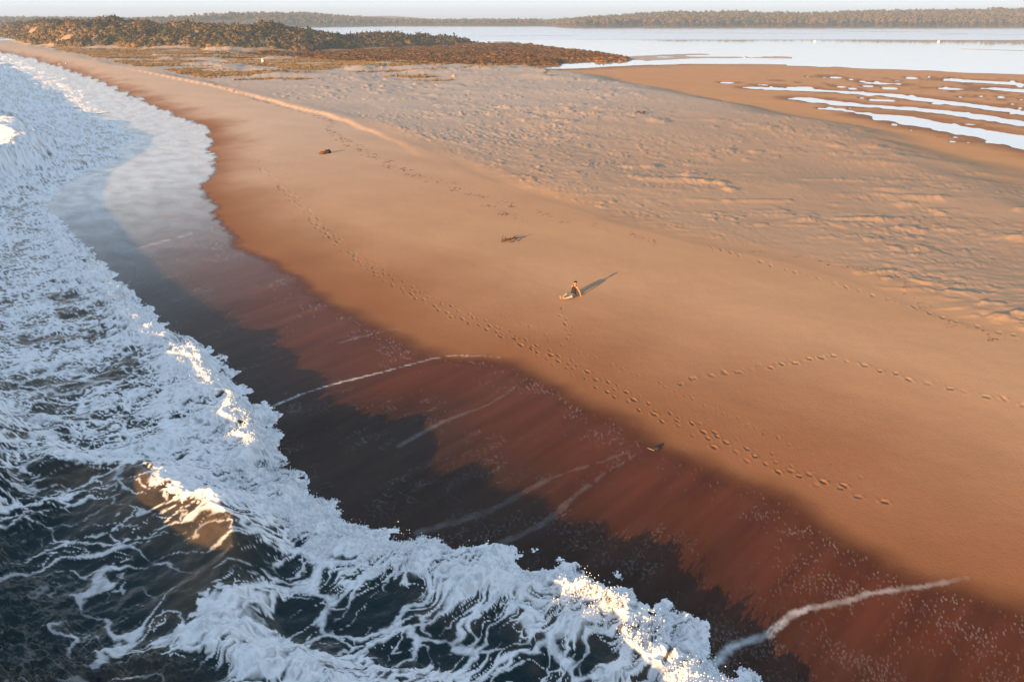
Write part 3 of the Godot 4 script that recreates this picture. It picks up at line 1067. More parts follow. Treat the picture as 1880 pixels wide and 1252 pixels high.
func build_plants() -> void:
	var rng := RandomNumberGenerator.new()
	rng.seed = 77
	var bushes := [bush_mesh(1), bush_mesh(2), bush_mesh(3), bush_mesh(4)]
	var trees := [tree_mesh(11), tree_mesh(12), tree_mesh(13), tree_mesh(14)]
	var tufts := [tuft_mesh(21), tuft_mesh(22), tuft_mesh(23)]
	var white := leaf_mat(Color.WHITE)
	# ---- scrub on the dunes
	var scrub := []
	for k in 30000:
		var x := rng.randf_range(-420.0, -20.0)
		var z := rng.randf_range(-660.0, -375.0)
		var y := ground(x, z)
		if g_dune < 0.35 or g_d < g_w + 3.0:
			continue
		if n_mid.get_noise_2d(x * 0.035 + 60.0, z * 0.05) > 0.42:
			continue
		var sz := rng.randf_range(2.2, 4.6) * (1.0 + 0.6 * n_low.get_noise_2d(x * 0.02, z * 0.02))
		var t := turned(x, y - 0.2, z, sz, sz * rng.randf_range(0.55, 0.85), rng)
		var mix := clampf(0.5 + 0.9 * n_mid.get_noise_2d(x * 0.03, z * 0.03) + rng.randf_range(-0.3, 0.3), 0.0, 1.0)
		var c := Color(0.20, 0.128, 0.045).lerp(Color(0.075, 0.068, 0.026), mix)
		scrub.append([t, c])
		if scrub.size() > 7500:
			break
	# the 300 that show largest are things of their own, the rest one mass
	var rank := []
	for k in scrub.size():
		var p: Vector3 = scrub[k][0].origin
		var front := ground(p.x + p.x / p.length() * -5.0, p.z - p.z / p.length() * 5.0) < p.y + 0.4
		rank.append([(scrub[k][0].basis.y.length() / p.length()) * (1.0 if front else 0.2), k])
	rank.sort_custom(func(p, q): return p[0] > q[0])
	var single := {}
	var classes := {}
	var mats := {}
	for r in 300:
		var k: int = rank[r][1]
		single[k] = true
		var t: Transform3D = scrub[k][0]
		var c: Color = scrub[k][1]
		var dark := c.r < 0.135
		var key := ("dark" if dark else "gold") + str(int(c.r * 40.0))
		if not mats.has(key):
			mats[key] = leaf_mat(c)
		var o := put("dune_bush", bushes[k % bushes.size()], mats[key])
		o.transform = t
		var u := t.origin.x / -t.origin.z
		var place := "on the dune's left end"
		if u > -0.48:
			place = "on the dune's left shoulder"
		if u > -0.40:
			place = "left of the dune's middle"
		if u > -0.33:
			place = "right of the dune's middle"
		if u > -0.26:
			place = "where the dune drops"
		if u > -0.18:
			place = "on the lagoon tail"
		var big := "large" if t.basis.x.length() > 4.6 else "small"
		var high := "upper" if t.origin.y > 6.0 else ("middle" if t.origin.y > 3.4 else "low")
		var cls := "%s %s %s bush %s" % [big, "dark olive" if dark else "golden brown", high, place]
		if not classes.has(cls):
			classes[cls] = []
		classes[cls].append([u, o])
	order_labels(classes, "bush", "bushes on the scrubby dune")
	var mass := []
	for k in scrub.size():
		if not single.has(k):
			mass.append(scrub[k])
	scatter("dune_scrub", "olive and brown coastal scrub covering the dune ridge", bushes, white, mass)
	# ---- heath on the marsh
	var heath := []
	for k in 40000:
		var x := rng.randf_range(-130.0, 62.0)
		var z := rng.randf_range(-550.0, -280.0)
		var y := ground(x, z)
		if g_marsh < 0.4 or y < 0.2:
			continue
		if near_line(x, z, pools[14][0]) < 4.0:
			continue
		var tall := ss(0.15, 0.5, n_mid.get_noise_2d(x * 0.02, z * 0.045 + 20.0))
		var sz := rng.randf_range(0.9, 1.7) + 1.3 * tall
		var t := turned(x, y - 0.05, z, sz * 1.25, sz * rng.randf_range(0.4, 0.6), rng)
		var c := Color(0.24, 0.105, 0.034).lerp(Color(0.19, 0.11, 0.024), clampf(0.5 + n_mid.get_noise_2d(x * 0.05, z * 0.08), 0.0, 1.0))
		c = c.lerp(Color(0.035, 0.028, 0.014), 0.8 * ss(0.25, 0.5, n_mid.get_noise_2d(x * 0.03 + 11.0, z * 0.1)))
		heath.append([t, c * rng.randf_range(0.8, 1.2)])
		if heath.size() > 9000:
			break
	var hrank := []
	for k in heath.size():
		var p: Vector3 = heath[k][0].origin
		hrank.append([heath[k][0].basis.y.length() / p.length(), k])
	hrank.sort_custom(func(p, q): return p[0] > q[0])
	var hcls := {}
	var taken := {}
	for r in 60:
		var k: int = hrank[r][1]
		taken[k] = true
		var c: Color = heath[k][1]
		var key := "h%d_%d" % [int(c.r * 30.0), int(c.g * 40.0)]
		if not mats.has(key):
			mats[key] = leaf_mat(c)
		var o := put("marsh_shrub", bushes[k % bushes.size()], mats[key])
		o.transform = heath[k][0]
		var p := o.transform.origin
		var u := p.x / -p.z
		var cls := "taller %s marsh shrub %s %s" % ["dark brown" if c.r < 0.11 else "rusty orange", "near bank" if p.z > -330.0 else ("mid marsh" if p.z > -400.0 else "far edge"), "dune side" if u < -0.12 else ("centre" if u < 0.02 else "point side")]
		if not hcls.has(cls):
			hcls[cls] = []
		hcls[cls].append([u, o])
	order_labels(hcls, "shrub", "taller shrubs on the marsh")
	var low_heath := []
	for k in heath.size():
		if not taken.has(k):
			low_heath.append(heath[k])
	heath = low_heath
	scatter("marsh_heath", "rust and olive low heath covering the marsh point", bushes, white, heath)
	# ---- dune grass
	var grass := []
	for k in 60000:
		var x := rng.randf_range(-260.0, 12.0)
		var z := rng.randf_range(-440.0, -200.0)
		var y := ground(x, z)
		if g_dune > 0.6 or g_marsh > 0.3 or g_flat > 0.5 or g_d < g_w + 5.0:
			continue
		var cover := n_mid.get_noise_2d(x * 0.022, z * 0.05) + 0.25 * ss(-250.0, -330.0, z) - 0.35 * ss(-60.0, 10.0, x)
		if cover < 0.10 + rng.randf_range(-0.12, 0.12):
			continue
		var sz := rng.randf_range(0.5, 1.0)
		var c := Color(0.44, 0.31, 0.165).lerp(Color(0.30, 0.235, 0.115), rng.randf())
		grass.append([turned(x, y - 0.03, z, sz * 1.4, sz * 0.75, rng), c])
		if grass.size() > 14000:
			break
	scatter("dune_grass", "dry yellow dune grass in patches between the beach and the dunes", tufts, white, grass)
	# ---- woods across the lagoon
	var woods := []
	var olive := []
	for k in 60000:
		var x := rng.randf_range(-1150.0, 1150.0)
		var z := -860.0 - 900.0 * rng.randf()
		if absf(x) > -z * 0.70 + 60.0:
			continue
		var y := far_ground(x, z)
		if y < 0.75:
			continue
		if x > 55.0 and z < -1640.0:
			continue
		var tall := rng.randf_range(13.0, 19.0) if x > 55.0 else rng.randf_range(9.0, 14.0)
		if x < -230.0 and z > -1290.0:
			tall = rng.randf_range(6.0, 10.0)
		if x > 55.0:
			tall *= 0.72 + 0.28 * ss(60.0, 190.0, x)
		var c := Color(0.16, 0.103, 0.038).lerp(Color(0.07, 0.064, 0.028), clampf(0.45 + 0.8 * n_mid.get_noise_2d(x * 0.02, z * 0.02) + rng.randf_range(-0.25, 0.25), 0.0, 1.0))
		woods.append([turned(x, y - 0.3, z, tall * rng.randf_range(0.9, 1.3), tall, rng), c])
		if woods.size() > 9000:
			break
	scatter("far_woods", "open eucalypt woodland along the far shore of the lagoon", trees, white, woods)

# ------------------------------------------------------------------ small things
func flat_tri(st: SurfaceTool, a: Vector3, b: Vector3, c: Vector3) -> void:
	st.add_vertex(a)
	st.add_vertex(b)
	st.add_vertex(c)

func limb(st: SurfaceTool, pts: Array, radii: Array, sides := 7, rough := 0.12, seed_ := 1) -> void:
	# a bent, tapering round stick with closed ends
	var rng := RandomNumberGenerator.new()
	rng.seed = seed_
	var rings := []
	for i in pts.size():
		var dir: Vector3 = (pts[mini(i + 1, pts.size() - 1)] - pts[maxi(i - 1, 0)]).normalized()
		var u := dir.cross(Vector3(0.31, 0.93, 0.2)).normalized()
		var v := dir.cross(u)
		var ring := []
		for k in sides:
			var a := TAU * k / sides
			var r: float = radii[i] * (1.0 + rough * rng.randf_range(-1.0, 1.0))
			ring.append(pts[i] + (u * cos(a) + v * sin(a)) * r)
		rings.append(ring)
	for i in rings.size() - 1:
		for k in sides:
			var k2 := (k + 1) % sides
			flat_tri(st, rings[i][k], rings[i][k2], rings[i + 1][k])
			flat_tri(st, rings[i][k2], rings[i + 1][k2], rings[i + 1][k])
	for k in sides:
		var k2 := (k + 1) % sides
		flat_tri(st, pts[0], rings[0][k2], rings[0][k])
		flat_tri(st, pts[-1], rings[-1][k], rings[-1][k2])

func done(st: SurfaceTool, smooth := true) -> ArrayMesh:
	if smooth:
		st.index()
	st.generate_normals()
	return st.commit()

func begin() -> SurfaceTool:
	var st := SurfaceTool.new()
	st.begin(Mesh.PRIMITIVE_TRIANGLES)
	return st

func ball(st: SurfaceTool, c: Vector3, r: Vector3, nu := 10, nv := 7, lump := 0.0, ph := 0.0) -> void:
	var pts := []
	for j in nv + 1:
		var lat := PI * (j / float(nv) - 0.5)
		for i in nu:
			var lon := TAU * i / nu
			var d := Vector3(cos(lat) * cos(lon), sin(lat), cos(lat) * sin(lon))
			var k := 1.0 + lump * n_fine.get_noise_3d(d.x * 1.4 + ph, d.y * 1.4, d.z * 1.4)
			pts.append(c + d * r * k)
	for j in nv:
		for i in nu:
			var q := [j * nu + i, j * nu + (i + 1) % nu, (j + 1) * nu + i, (j + 1) * nu + (i + 1) % nu]
			if j > 0:
				flat_tri(st, pts[q[0]], pts[q[1]], pts[q[2]])
			if j < nv - 1:
				flat_tri(st, pts[q[1]], pts[q[3]], pts[q[2]])

func matte(r: float, g: float, b: float, rough := 0.85) -> StandardMaterial3D:
	var m := StandardMaterial3D.new()
	m.albedo_color = srgb(r, g, b)
	m.roughness = rough
	m.metallic_specular = 0.3
	m.cull_mode = BaseMaterial3D.CULL_DISABLED
	return m

func thing(called: String, x: float, z: float, turn: float, sink := 0.0) -> Node3D:
	var o := Node3D.new()
	o.name = called
	add_child(o, true)
	o.position = Vector3(x, ground(x, z) - sink, z)
	o.rotation.y = turn
	return o

func gull(x: float, z: float, turn: float, label: String, size: float, group: String, where_y := -99.0) -> void:
	var o := thing("gull", x, z, turn)
	if where_y > -90.0:
		o.position.y = where_y
	o.scale = Vector3.ONE * size
	tag(o, label, "gull", group)
	var white := matte(0.75, 0.75, 0.73)
	var st := begin()
	ball(st, Vector3(0, 0.30, 0), Vector3(0.085, 0.085, 0.19), 10, 8)
	ball(st, Vector3(0, 0.42, 0.14), Vector3(0.055, 0.055, 0.065), 8, 6)
	limb(st, [Vector3(0, 0.32, 0.12), Vector3(0, 0.40, 0.14)], [0.06, 0.045], 8, 0.0)
	put("body", done(st), white, o)
	for k in [-1.0, 1.0]:
		st = begin()
		ball(st, Vector3(0.075 * k, 0.33, -0.06), Vector3(0.025, 0.06, 0.2), 8, 6)
		put("wing", done(st), matte(0.35, 0.36, 0.38), o)
		st = begin()
		limb(st, [Vector3(0.03 * k, 0.24, 0.0), Vector3(0.03 * k, 0.0, 0.02), Vector3(0.03 * k, 0.005, 0.07)], [0.009, 0.008, 0.008], 5, 0.0)
		put("leg", done(st), matte(0.5, 0.2, 0.05), o)
	st = begin()
	limb(st, [Vector3(0, 0.42, 0.19), Vector3(0, 0.41, 0.26)], [0.016, 0.004], 5, 0.0)
	put("beak", done(st), matte(0.55, 0.25, 0.04), o)

func build_small_things() -> void:
	var rng := RandomNumberGenerator.new()
	rng.seed = 5
	# ---- driftwood by the person
	var dark := matte(0.075, 0.042, 0.028)
	var o := thing("driftwood_branch", -0.2, -54.6, 0.15)
	tag(o, "dark forked driftwood branch lying on the smooth sand behind the sitting person", "driftwood")
	var st := begin()
	limb(st, [Vector3(-0.58, 0.06, 0.14), Vector3(-0.3, 0.13, 0.08), Vector3(0.05, 0.17, 0.0), Vector3(0.4, 0.22, -0.05), Vector3(0.66, 0.17, -0.1)], [0.075, 0.085, 0.07, 0.05, 0.02], 8, 0.2, 2)
	put("trunk", done(st), dark, o)
	for b in [[Vector3(-0.42, 0.1, 0.1), Vector3(-0.52, 0.3, 0.0), Vector3(-0.38, 0.42, -0.06)], [Vector3(-0.2, 0.15, 0.05), Vector3(-0.32, 0.33, 0.1), Vector3(-0.28, 0.36, 0.2)], [Vector3(0.1, 0.15, 0.0), Vector3(0.02, 0.05, 0.3), Vector3(0.2, 0.03, 0.42)], [Vector3(0.15, 0.17, 0.0), Vector3(0.36, 0.34, 0.06), Vector3(0.55, 0.36, 0.02)], [Vector3(0.35, 0.2, -0.04), Vector3(0.55, 0.07, 0.1), Vector3(0.75, 0.03, 0.12)]]:
		st = begin()
		limb(st, b, [0.04, 0.028, 0.01], 6, 0.2, int(b[2].x * 100.0) + 90)
		put("twig", done(st), dark, o)
	# ---- kelp clump further along the beach
	o = thing("kelp_clump", -21.6, -93.8, 0.4)
	tag(o, "small orange and dark brown kelp clump alone on the far beach face", "seaweed")
	st = begin()
	ball(st, Vector3(-0.38, 0.08, 0.05), Vector3(0.42, 0.2, 0.28), 12, 8, 0.5, 3.0)
	for k in 7:
		var a := rng.randf() * TAU
		limb(st, [Vector3(-0.35, 0.1, 0), Vector3(-0.35 + 0.4 * cos(a), 0.12, 0.3 * sin(a)), Vector3(-0.35 + 0.7 * cos(a), 0.02, 0.5 * sin(a))], [0.05, 0.05, 0.015], 5, 0.3, k)
	put("frond", done(st), matte(0.13, 0.055, 0.02), o)
	st = begin()
	ball(st, Vector3(0.22, 0.14, 0.0), Vector3(0.38, 0.3, 0.28), 12, 8, 0.5, 9.0)
	put("holdfast", done(st), matte(0.035, 0.022, 0.014), o)
	# ---- dark wedge of rock at the swash edge
	o = thing("rock", 5.62, -27.25, -0.45, 0.03)
	o.scale = Vector3(0.72, 0.6, 0.72)
	tag(o, "small dark wedge-shaped rock half buried at the edge of the wet sand", "rock")
	st = begin()
	var low := [Vector3(-0.36, -0.05, 0.10), Vector3(-0.12, -0.05, 0.17), Vector3(0.12, -0.05, 0.18), Vector3(0.27, -0.05, 0.04), Vector3(0.22, -0.05, -0.14), Vector3(0.0, -0.05, -0.18), Vector3(-0.2, -0.05, -0.08)]
	var up := [Vector3(-0.30, 0.02, 0.08), Vector3(-0.08, 0.11, 0.11), Vector3(0.12, 0.19, 0.11), Vector3(0.22, 0.20, 0.03), Vector3(0.17, 0.21, -0.09), Vector3(0.0, 0.17, -0.12), Vector3(-0.16, 0.09, -0.05)]
	for k in 7:
		var k2 := (k + 1) % 7
		flat_tri(st, low[k], low[k2], up[k])
		flat_tri(st, low[k2], up[k2], up[k])
		flat_tri(st, up[k], up[k2], Vector3(0.06, 0.235, -0.01))
	put("stone", done(st, false), matte(0.018, 0.02, 0.022, 0.5), o)
	st = begin()
	limb(st, [Vector3(-0.46, 0.02, 0.10), Vector3(-0.30, 0.03, 0.15), Vector3(-0.1, 0.04, 0.22), Vector3(0.08, 0.03, 0.23)], [0.01, 0.02, 0.022, 0.01], 6, 0.3, 8)
	put("froth", done(st), matte(0.30, 0.25, 0.22), o)
	# ---- two dark lumps of driftwood on the plateau
	for q in [[20.0, -130.2, 0.5, "larger dark driftwood lump alone far out on the bumpy sand plateau"], [20.75, -129.9, 0.36, "smaller dark driftwood lump lying right beside the larger one on the plateau"]]:
		o = thing("driftwood_lump", q[0], q[1], 0.3)
		tag(o, q[3], "driftwood", "dark driftwood on the plateau")
		st = begin()
		ball(st, Vector3(0, 0.12, 0), Vector3(0.9, 0.5, 0.45) * float(q[2]), 10, 7, 0.4, q[2] * 20.0)
		limb(st, [Vector3(0.1, 0.1, 0), Vector3(0.5, 0.25, 0.1) * float(q[2]) * 2.0, Vector3(0.8, 0.2, 0.12) * float(q[2]) * 2.0], [0.06, 0.04, 0.02], 5, 0.2, 4)
		put("wood", done(st), dark, o)
	# ---- marker posts near the dunes
	for q in [[-79.6, -268.9, 1.5, 0.55, "white sign panel on a short post standing in the dune grass"], [-213.0, -437.5, 1.3, 0.7, "small white sign post at the foot of the scrubby dune"]]:
		o = thing("sign_post", q[0], q[1], -0.25)
		tag(o, q[4], "sign", "white sign posts by the dunes")
		st = begin()
		limb(st, [Vector3(0, -0.3, 0), Vector3(0, q[2], 0)], [0.05, 0.05], 8, 0.0)
		put("post", done(st), matte(0.6, 0.58, 0.55), o)
		var bm := BoxMesh.new()
		bm.size = Vector3(q[3], q[2] * 0.62, 0.04)
		var p := put("panel", bm, matte(0.8, 0.8, 0.78), o)
		p.position = Vector3(0, q[2] * 0.72, 0.06)
	# ---- gulls
	gull(-153.1, -284.6, 0.6, "left of the two white gulls standing on the far beach near the waterline", 1.7, "gulls on the far beach")
	gull(-150.6, -284.6, -0.5, "right of the two white gulls standing on the far beach near the waterline", 1.6, "gulls on the far beach")
	gull(-37.0, -279.0, 1.2, "white gull standing on bare sand in front of the marsh", 1.5, "")
	gull(-65.5, -315.0, 2.0, "pale gull at the left end of the narrow inlet", 1.6, "")
	# ---- mooring buoys on the lagoon
	for q in [[214.0, -601.0, 0.75, "left of the two white buoys floating on the lagoon before the far woods"], [296.0, -590.0, 0.8, "right of the two white buoys floating on the lagoon before the far woods"]]:
		o = Node3D.new()
		o.name = "buoy"
		add_child(o, true)
		o.position = Vector3(q[0], 0.1, q[1])
		tag(o, q[3], "buoy", "white buoys on the lagoon")
		st = begin()
		ball(st, Vector3(0, 0.35, 0), Vector3(q[2], q[2] * 0.8, q[2]), 14, 9)
		put("float", done(st), matte(0.8, 0.78, 0.72), o)
		st = begin()
		limb(st, [Vector3(0, 0.8, 0), Vector3(0, 1.5, 0)], [0.07, 0.05], 6, 0.0)
		put("mast", done(st), matte(0.3, 0.3, 0.3), o)
	# ---- lines of weed that the tide left
	var bit := begin()
	limb(bit, [Vector3(-0.5, 0.05, 0), Vector3(-0.1, 0.16, 0.12), Vector3(0.5, 0.03, -0.05)], [0.10, 0.16, 0.05], 5, 0.4, 3)
	var weed := done(bit)
	var where := []
	for line in [[[-71.0, -194.8, -47.7, -154.7, -28.0, -124.3, -25.6, -113, -23.6, -108.8, -15.2, -90.5, -10.8, -81.8, -3.3, -69.5, -1.8, -64.0, 0.8, -60.2, 4.9, -58.4, 8.2, -56.0, 9.5, -52.2], 1600, 0.5], [[-23.0, -106, -17.0, -92.5, -12.4, -83.0, -7.0, -74.5, -1.2, -66.5, 3.0, -60.5], 500, 0.35], [[13.3, -50.9, 17.5, -49.6, 21.0, -46.2, 22.6, -44.1, 21.9, -41.8, 22.0, -39.8, 21.8, -37.9, 22.4, -36.2, 24.1, -34.8], 420, 0.16]]:
		var p := curve(line[0])
		var total := 0.0
		for i in p.size() - 1:
			total += p[i].distance_to(p[i + 1])
		for k in int(line[1]):
			var t := rng.randf() * total
			var i := 0
			while i < p.size() - 2 and t > p[i].distance_to(p[i + 1]):
				t -= p[i].distance_to(p[i + 1])
				i += 1
			var q := p[i].lerp(p[i + 1], clampf(t / p[i].distance_to(p[i + 1]), 0.0, 1.0))
			q += Vector2(n_mid.get_noise_2d(q.x * 0.6, q.y * 0.6), n_mid.get_noise_2d(q.x * 0.6 + 9.0, q.y * 0.6)) * 1.1
			q += Vector2(rng.randfn(), rng.randfn()) * float(line[2]) * 0.35
			if n_mid.get_noise_2d(q.x * 0.35, q.y * 0.35 + 30.0) < -0.12:
				continue
			var sz := rng.randf_range(0.05, 0.14) * (1.0 + 0.006 * q.length()) * (0.7 if line[2] < 0.2 else 1.0)
			where.append([turned(q.x, ground(q.x, q.y) - 0.005, q.y, sz, sz * 0.55, rng), Color(0.10, 0.055, 0.032) * rng.randf_range(0.7, 1.4)])
	scatter("wrack_line", "thin dark broken line of seaweed bits left by the high tide", [weed], leaf_mat(Color.WHITE), where)
	# ---- drops and clots of foam thrown up along the breaking wave
	var drop := begin()
	ball(drop, Vector3.ZERO, Vector3.ONE, 5, 4, 0.3, 1.0)
	var clot := done(drop)
	var spray := []
	for k in 26000:
		var a := rng.randf_range(6.0, 60.0)
		if rng.randf() < 0.55:
			a = rng.randf_range(6.0, 30.0)
		var s := rng.randf_range(-0.5, 2.4)
		var b := at(tF, a) - s
		var x := (b - a) * SQ
		var z := -(a + b) * SQ
		var burst := n_mid.get_noise_2d(a * 1.3, 77.0) + 0.5 * n_fine.get_noise_2d(a * 5.0, s)
		if burst < rng.randf_range(-0.3, 0.35):
			continue
		var y := sea(x, z)
		if w_s < -0.2:
			continue
		var up_ := -log(maxf(rng.randf(), 0.001)) * 0.085 * (0.5 + 1.6 * maxf(burst, 0.0)) * ss(-0.5, 0.8, w_s)
		var sz := rng.randf_range(0.010, 0.034) * (1.0 if up_ < 0.12 else 0.6)
		spray.append([Transform3D(Basis().scaled(Vector3(sz, sz, sz)), Vector3(x, y + up_, z)), Color(0.8, 0.81, 0.82)])
	scatter("spray", "drops and clots of white foam thrown up along the breaking wave", [clot], leaf_mat(Color.WHITE), spray)

# ------------------------------------------------------------------ the sitting person
class Field:
	var lo: Vector3
	var cell: float
	var nx: int
	var ny: int
	var nz: int
	var sum := PackedFloat32Array()
	var soft: float

func field(lo: Vector3, hi: Vector3, cell: float, soft: float) -> Field:
	var f := Field.new()
	f.lo = lo
	f.cell = cell
	f.soft = soft
	f.nx = int((hi.x - lo.x) / cell) + 2
	f.ny = int((hi.y - lo.y) / cell) + 2
	f.nz = int((hi.z - lo.z) / cell) + 2
	f.sum.resize(f.nx * f.ny * f.nz)
	return f

func bone(f: Field, a: Vector3, b: Vector3, ra: float, rb: float, squash := Vector3.ONE) -> void:
	# adds a tapered capsule to the field; squash flattens it about its middle
	var reach := maxf(ra, rb) * maxf(1.0, maxf(squash.x, maxf(squash.y, squash.z))) + f.soft * 6.0
	var mn := (Vector3(minf(a.x, b.x), minf(a.y, b.y), minf(a.z, b.z)) - Vector3.ONE * reach - f.lo) / f.cell
	var mx := (Vector3(maxf(a.x, b.x), maxf(a.y, b.y), maxf(a.z, b.z)) + Vector3.ONE * reach - f.lo) / f.cell
	var mid := (a + b) * 0.5
	var inv := Vector3(1.0 / squash.x, 1.0 / squash.y, 1.0 / squash.z)
	var a2 := mid + (a - mid) * inv
	var b2 := mid + (b - mid) * inv
	var ab_ := b2 - a2
	var l2 := maxf(ab_.length_squared(), 1e-9)
	var k := 1.0 / f.soft
	for iz in range(maxi(0, int(mn.z)), mini(f.nz, int(mx.z) + 2)):
		for iy in range(maxi(0, int(mn.y)), mini(f.ny, int(mx.y) + 2)):
			for ix in range(maxi(0, int(mn.x)), mini(f.nx, int(mx.x) + 2)):
				var p := f.lo + Vector3(ix, iy, iz) * f.cell
				p = mid + (p - mid) * inv
				var t := clampf((p - a2).dot(ab_) / l2, 0.0, 1.0)
				var d := p.distance_to(a2 + ab_ * t) - lerpf(ra, rb, t)
				if d < f.soft * 6.0:
					f.sum[(iz * f.ny + iy) * f.nx + ix] += exp(-maxf(d, -0.2) * k)

func surface_of(f: Field, st: SurfaceTool) -> void:
	# surface nets on sum = 1
	var ids := {}
	var vs := PackedVector3Array()
	var ns := PackedVector3Array()
	var sx := 1
	var sy := f.nx
	var sz := f.nx * f.ny
	for iz in f.nz - 1:
		for iy in f.ny - 1:
			for ix in f.nx - 1:
				var q := (iz * f.ny + iy) * f.nx + ix
				var n_in := 0
				var acc := Vector3.ZERO
				var cnt := 0
				var c := [f.sum[q], f.sum[q + sx], f.sum[q + sy], f.sum[q + sx + sy], f.sum[q + sz], f.sum[q + sx + sz], f.sum[q + sy + sz], f.sum[q + sx + sy + sz]]
				for k in 8:
					if c[k] >= 1.0:
						n_in += 1
				if n_in == 0 or n_in == 8:
					continue
				for e in [[0, 1], [2, 3], [4, 5], [6, 7], [0, 2], [1, 3], [4, 6], [5, 7], [0, 4], [1, 5], [2, 6], [3, 7]]:
					var v0: float = c[e[0]]
					var v1: float = c[e[1]]
					if (v0 >= 1.0) == (v1 >= 1.0):
						continue
					var l0 := log(maxf(v0, 1e-4))
					var l1 := log(maxf(v1, 1e-4))
					var t := clampf(l0 / (l0 - l1), 0.02, 0.98)
					var p0 := Vector3(e[0] & 1, (e[0] >> 1) & 1, e[0] >> 2)
					var p1 := Vector3(e[1] & 1, (e[1] >> 1) & 1, e[1] >> 2)
					acc += p0.lerp(p1, t)
					cnt += 1
				ids[q] = vs.size()
				vs.append(f.lo + (Vector3(ix, iy, iz) + acc / cnt) * f.cell)
				var g := Vector3((c[1] + c[3] + c[5] + c[7]) - (c[0] + c[2] + c[4] + c[6]), (c[2] + c[3] + c[6] + c[7]) - (c[0] + c[1] + c[4] + c[5]), (c[4] + c[5] + c[6] + c[7]) - (c[0] + c[1] + c[2] + c[3]))
				ns.append(-g.normalized())
	for q in ids:
		for ax in 3:
			var s0: int = [sx, sy, sz][ax]
			var u: int = [sy, sz, sx][ax]
			var v: int = [sz, sx, sy][ax]
			var a0: bool = f.sum[q] >= 1.0
			if a0 == (f.sum[q + s0] >= 1.0):
				continue
			if not (ids.has(q - u) and ids.has(q - v) and ids.has(q - u - v)):
				continue
			var w := [ids[q], ids[q - u], ids[q - u - v], ids[q - v]]
			for t in [[w[0], w[1], w[2]], [w[0], w[2], w[3]]]:
				tri(st, [vs[t[0]], vs[t[1]], vs[t[2]]], [ns[t[0]], ns[t[1]], ns[t[2]]], [Color.WHITE, Color.WHITE, Color.WHITE])

func hand(st: SurfaceTool, wrist: Vector3, fwd: Vector3, thumb: Vector3) -> void:
	# palm down on the sand: palm, four unequal bent fingers and a thumb from the side
	var up := Vector3.UP
	var f := field(wrist - Vector3.ONE * 0.2 , wrist + Vector3.ONE * 0.2, 0.0055, 0.0035)
	var side := thumb
	var palm := wrist + fwd * 0.05 - up * 0.022
	bone(f, wrist, palm, 0.026, 0.026)
	bone(f, palm - side * 0.022, palm - side * 0.026 + fwd * 0.04, 0.016, 0.014)
	bone(f, palm + side * 0.022, palm + side * 0.026 + fwd * 0.042, 0.017, 0.014)
	bone(f, palm, palm + fwd * 0.045, 0.018, 0.014)
	var lens := [0.058, 0.074, 0.080, 0.072]
	for k in 4:
		var base := palm + fwd * 0.042 + side * (-0.030 + 0.020 * k)
		var spread := (fwd + side * (-0.22 + 0.15 * k)).normalized()
		var j1: Vector3 = base + spread * lens[k] * 0.45 + up * 0.006
		var j2: Vector3 = j1 + spread * lens[k] * 0.30 - up * 0.006
		var j3: Vector3 = j2 + spread * lens[k] * 0.25 - up * 0.009
		bone(f, base, j1, 0.0095, 0.009)
		bone(f, j1, j2, 0.009, 0.0082)
		bone(f, j2, j3, 0.0082, 0.0072)
	var tb := palm + side * 0.026 - fwd * 0.012
	bone(f, tb, tb + side * 0.034 + fwd * 0.022, 0.012, 0.0105)
	bone(f, tb + side * 0.034 + fwd * 0.022, tb + side * 0.046 + fwd * 0.052 - up * 0.004, 0.010, 0.008)
	surface_of(f, st)

